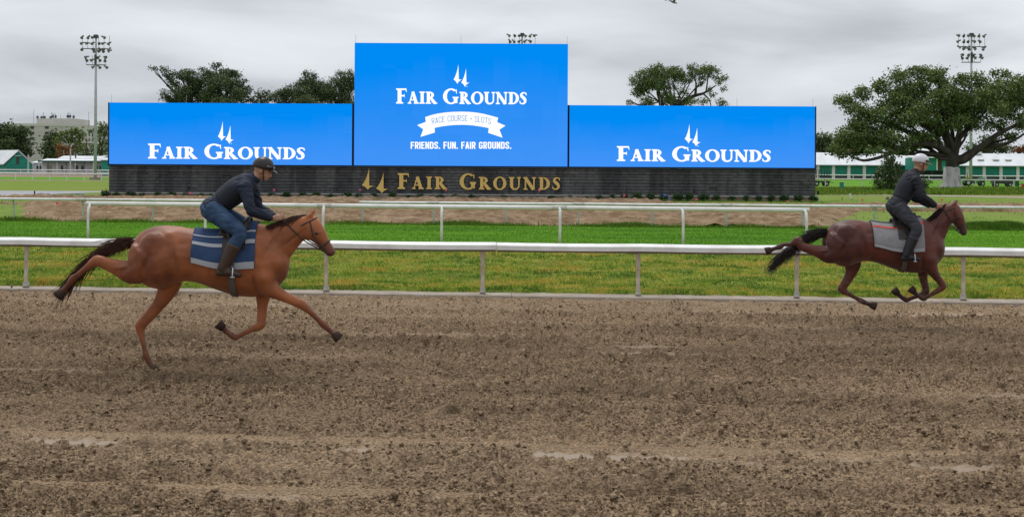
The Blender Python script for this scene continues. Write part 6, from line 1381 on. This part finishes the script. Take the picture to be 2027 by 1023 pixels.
h1 = horse({'masses': masses1, 'sculpt': sculpt1, 'legdark': .85}, Y1, (400, 735), 'bright chestnut horse galloping at the left under navy cloth, one hind hoof down', ((0.30, 0.095, 0.032), (0.20, 0.058, 0.022), (0.07, 0.022, 0.014)), legs1, body1, neck1, head1, seed=1,
           tail=[(266, 478), (243, 480), (205, 496), (165, 528), (135, 560)], cloth=(388, 512, CLOTH1, [(.90, .97, TR1), (.56, .60, TR1), (.40, .43, TR1)]))
J1 = dict(hip=(424, 412), chest=(470, 376), neck=(500, 356), head=(521, 338), face=(548, 345), shoulder=(489, 366), elbow=(505, 414), wrist=(542, 432), knee=(486, 458), ankle=(452, 530), toe=(488, 540), saddle=(458, 452))
NJ = mat('navy_jacket', (0.012, 0.018, 0.035), .75, (0.02, 0.028, 0.05), 6); JEANS = mat('blue_jeans', (0.018, 0.042, 0.09), .85, (0.038, 0.075, 0.14), 8, .002, 80)
BOOT = mat('brown_boot', (0.05, 0.03, 0.02), .45); BOOT2 = mat('black_boot', (0.015, 0.015, 0.016), .4)
rider(Y1, h1[1], 'rider in navy jacket, blue jeans and dark helmet crouched on the chestnut horse', J1, (NJ, JEANS, BOOT, mat('dark_helmet', (0.03, 0.025, 0.025), .35)), 1, h1[3], h1[4], h1[0])

Y2 = F / 129
k2 = 129 / 170
def mp2(px, py, ox=1738.0, oy=646.0): return (ox + (px - 400) * k2, oy + (py - 735) * k2)
body2 = [(*mp2(px, pt), mp2(px, pb)[1], hw) for px, pt, pb, hw in body1]
body2 = [(a, b_ + 8, c + 6, d_) for a, b_, c, d_ in body2]
neck2 = [(1828, 478, .16, .28), (1846, 460, .12, .22), (1862, 440, .10, .16), (1875, 422, .085, .125), (1881, 413, .07, .10)]
head2 = [(1877, 411, .075, .10), (1886, 419, .09, .135), (1895, 432, .075, .11), (1903, 447, .052, .072), (1907, 458, .05, .062), (1909, 463, .042, .05)]
def lg(pts): return [(*(lambda q: (q[0], q[1] + 7))(mp2(a, c)), x_, z_) for a, c, x_, z_ in pts]
legs2 = [(-1, [(a - (6 if i > 2 else 0), c - (12 if i > 3 else 0) - (8 if i > 5 else 0), x_, z_) for i, (a, c, x_, z_) in enumerate(lg([(300, 505, .14, .24), (272, 535, .115, .165), (238, 528, .07, .095), (205, 516, .054, .068), (195, 516, .048, .066), (178, 526, .031, .040), (158, 538, .029, .035), (150, 543, .039, .046), (135, 548, .031, .034), (124, 552, .038, .042)]))], .14),
         (1, lg([(320, 520, .13, .24), (338, 560, .10, .15), (332, 592, .065, .085), (314, 622, .054, .068), (310, 631, .048, .066), (328, 643, .031, .040), (352, 656, .029, .035), (361, 661, .039, .046), (377, 668, .031, .034), (386, 671, .038, .042)]), .13),
         (-1, lg([(520, 520, .10, .22), (530, 566, .085, .12), (545, 592, .055, .068), (560, 612, .053, .058), (562, 622, .053, .058), (542, 636, .031, .037), (522, 648, .029, .034), (514, 652, .038, .044), (498, 642, .031, .034), (490, 634, .038, .042)]), .13),
         (1, lg([(515, 520, .10, .22), (522, 568, .085, .12), (524, 600, .055, .068), (530, 628, .053, .058), (528, 638, .053, .058), (508, 648, .031, .037), (486, 656, .029, .034), (478, 658, .038, .044), (462, 648, .031, .034), (454, 640, .038, .042)]), .13)]
masses2 = [(*(lambda q: (q[0], q[1] + 7))(mp2(a, c)), *r_) for a, c, *r_ in masses1]
CLOTH2 = mat('pale_grey_cloth', (0.27, 0.26, 0.26), .8, (0.20, 0.20, 0.21), 6, .003, 60); TR2 = mat('red_trim', (0.55, 0.08, 0.06), .8); TR3 = mat('dark_trim', (0.05, 0.05, 0.06), .8)
h2 = horse({'masses': masses2, 'sculpt': sculpt2, 'legdark': .8}, Y2, (1738, 646), 'dark bay horse with raised head and pale grey saddle cloth at the right', ((0.115, 0.032, 0.02), (0.075, 0.02, 0.014), (0.015, 0.009, 0.008)), legs2, body2, neck2, head2, seed=2, mane_c=(0.015, 0.009, 0.008),
           tail=[(1637, 461), (1618, 462), (1592, 474), (1562, 494), (1536, 516)], cloth=(1722, 1822, CLOTH2, [(.0, .14, TR3), (.36, .41, TR2), (.93, .99, TR1)]))
J2 = dict(hip=(1776, 408), chest=(1796, 368), neck=(1810, 343), head=(1823, 325), face=(1844, 328), shoulder=(1805, 354), elbow=(1818, 390), wrist=(1848, 408), knee=(1803, 450), ankle=(1780, 505), toe=(1806, 511), saddle=(1785, 452))
rider(Y2, h2[1], 'rider in black jacket and white helmet standing in the stirrups of the dark bay horse', J2, (mat('black_jacket', (0.012, 0.014, 0.02), .75, (0.02, 0.022, 0.03), 6), mat('charcoal_breeches', (0.03, 0.032, 0.04), .85, (0.045, 0.047, 0.055), 8), BOOT2, mat('white_helmet', (0.6, 0.6, 0.62), .3)), 2, h2[3], h2[4], h2[0])

# dirt thrown up behind the galloping hooves
def thrown(label, pts, n, seed):
    rg = random.Random(seed); mb = MB()
    for k in range(n):
        (px, py, Yd, sx, sz) = pts[k % len(pts)]; q = at(px, py, Yd); c = q + Vector((-abs(rg.gauss(0, sx)), rg.gauss(0, .18), rg.gauss(0, sz))); c.z = max(.03, c.z); r_ = rg.uniform(.006, .02)
        j = lambda: rg.uniform(.6, 1.3) * r_
        mb.add([c + Vector((j(), 0, 0)), c - Vector((j(), 0, 0)), c + Vector((0, j(), 0)), c - Vector((0, j(), 0)), c + Vector((0, 0, j())), c - Vector((0, 0, j()))], [tuple(t) for t in of])
    tag(mb.build('flying_dirt', TRACK), label=label, cat='dirt', kind='stuff')
thrown('bits of dirt thrown up behind the hind hoof of the chestnut horse', [(280, 722, Y1, .3, .06), (262, 700, Y1, .35, .12), (90, 590, Y1, .25, .10)], 54, 1)
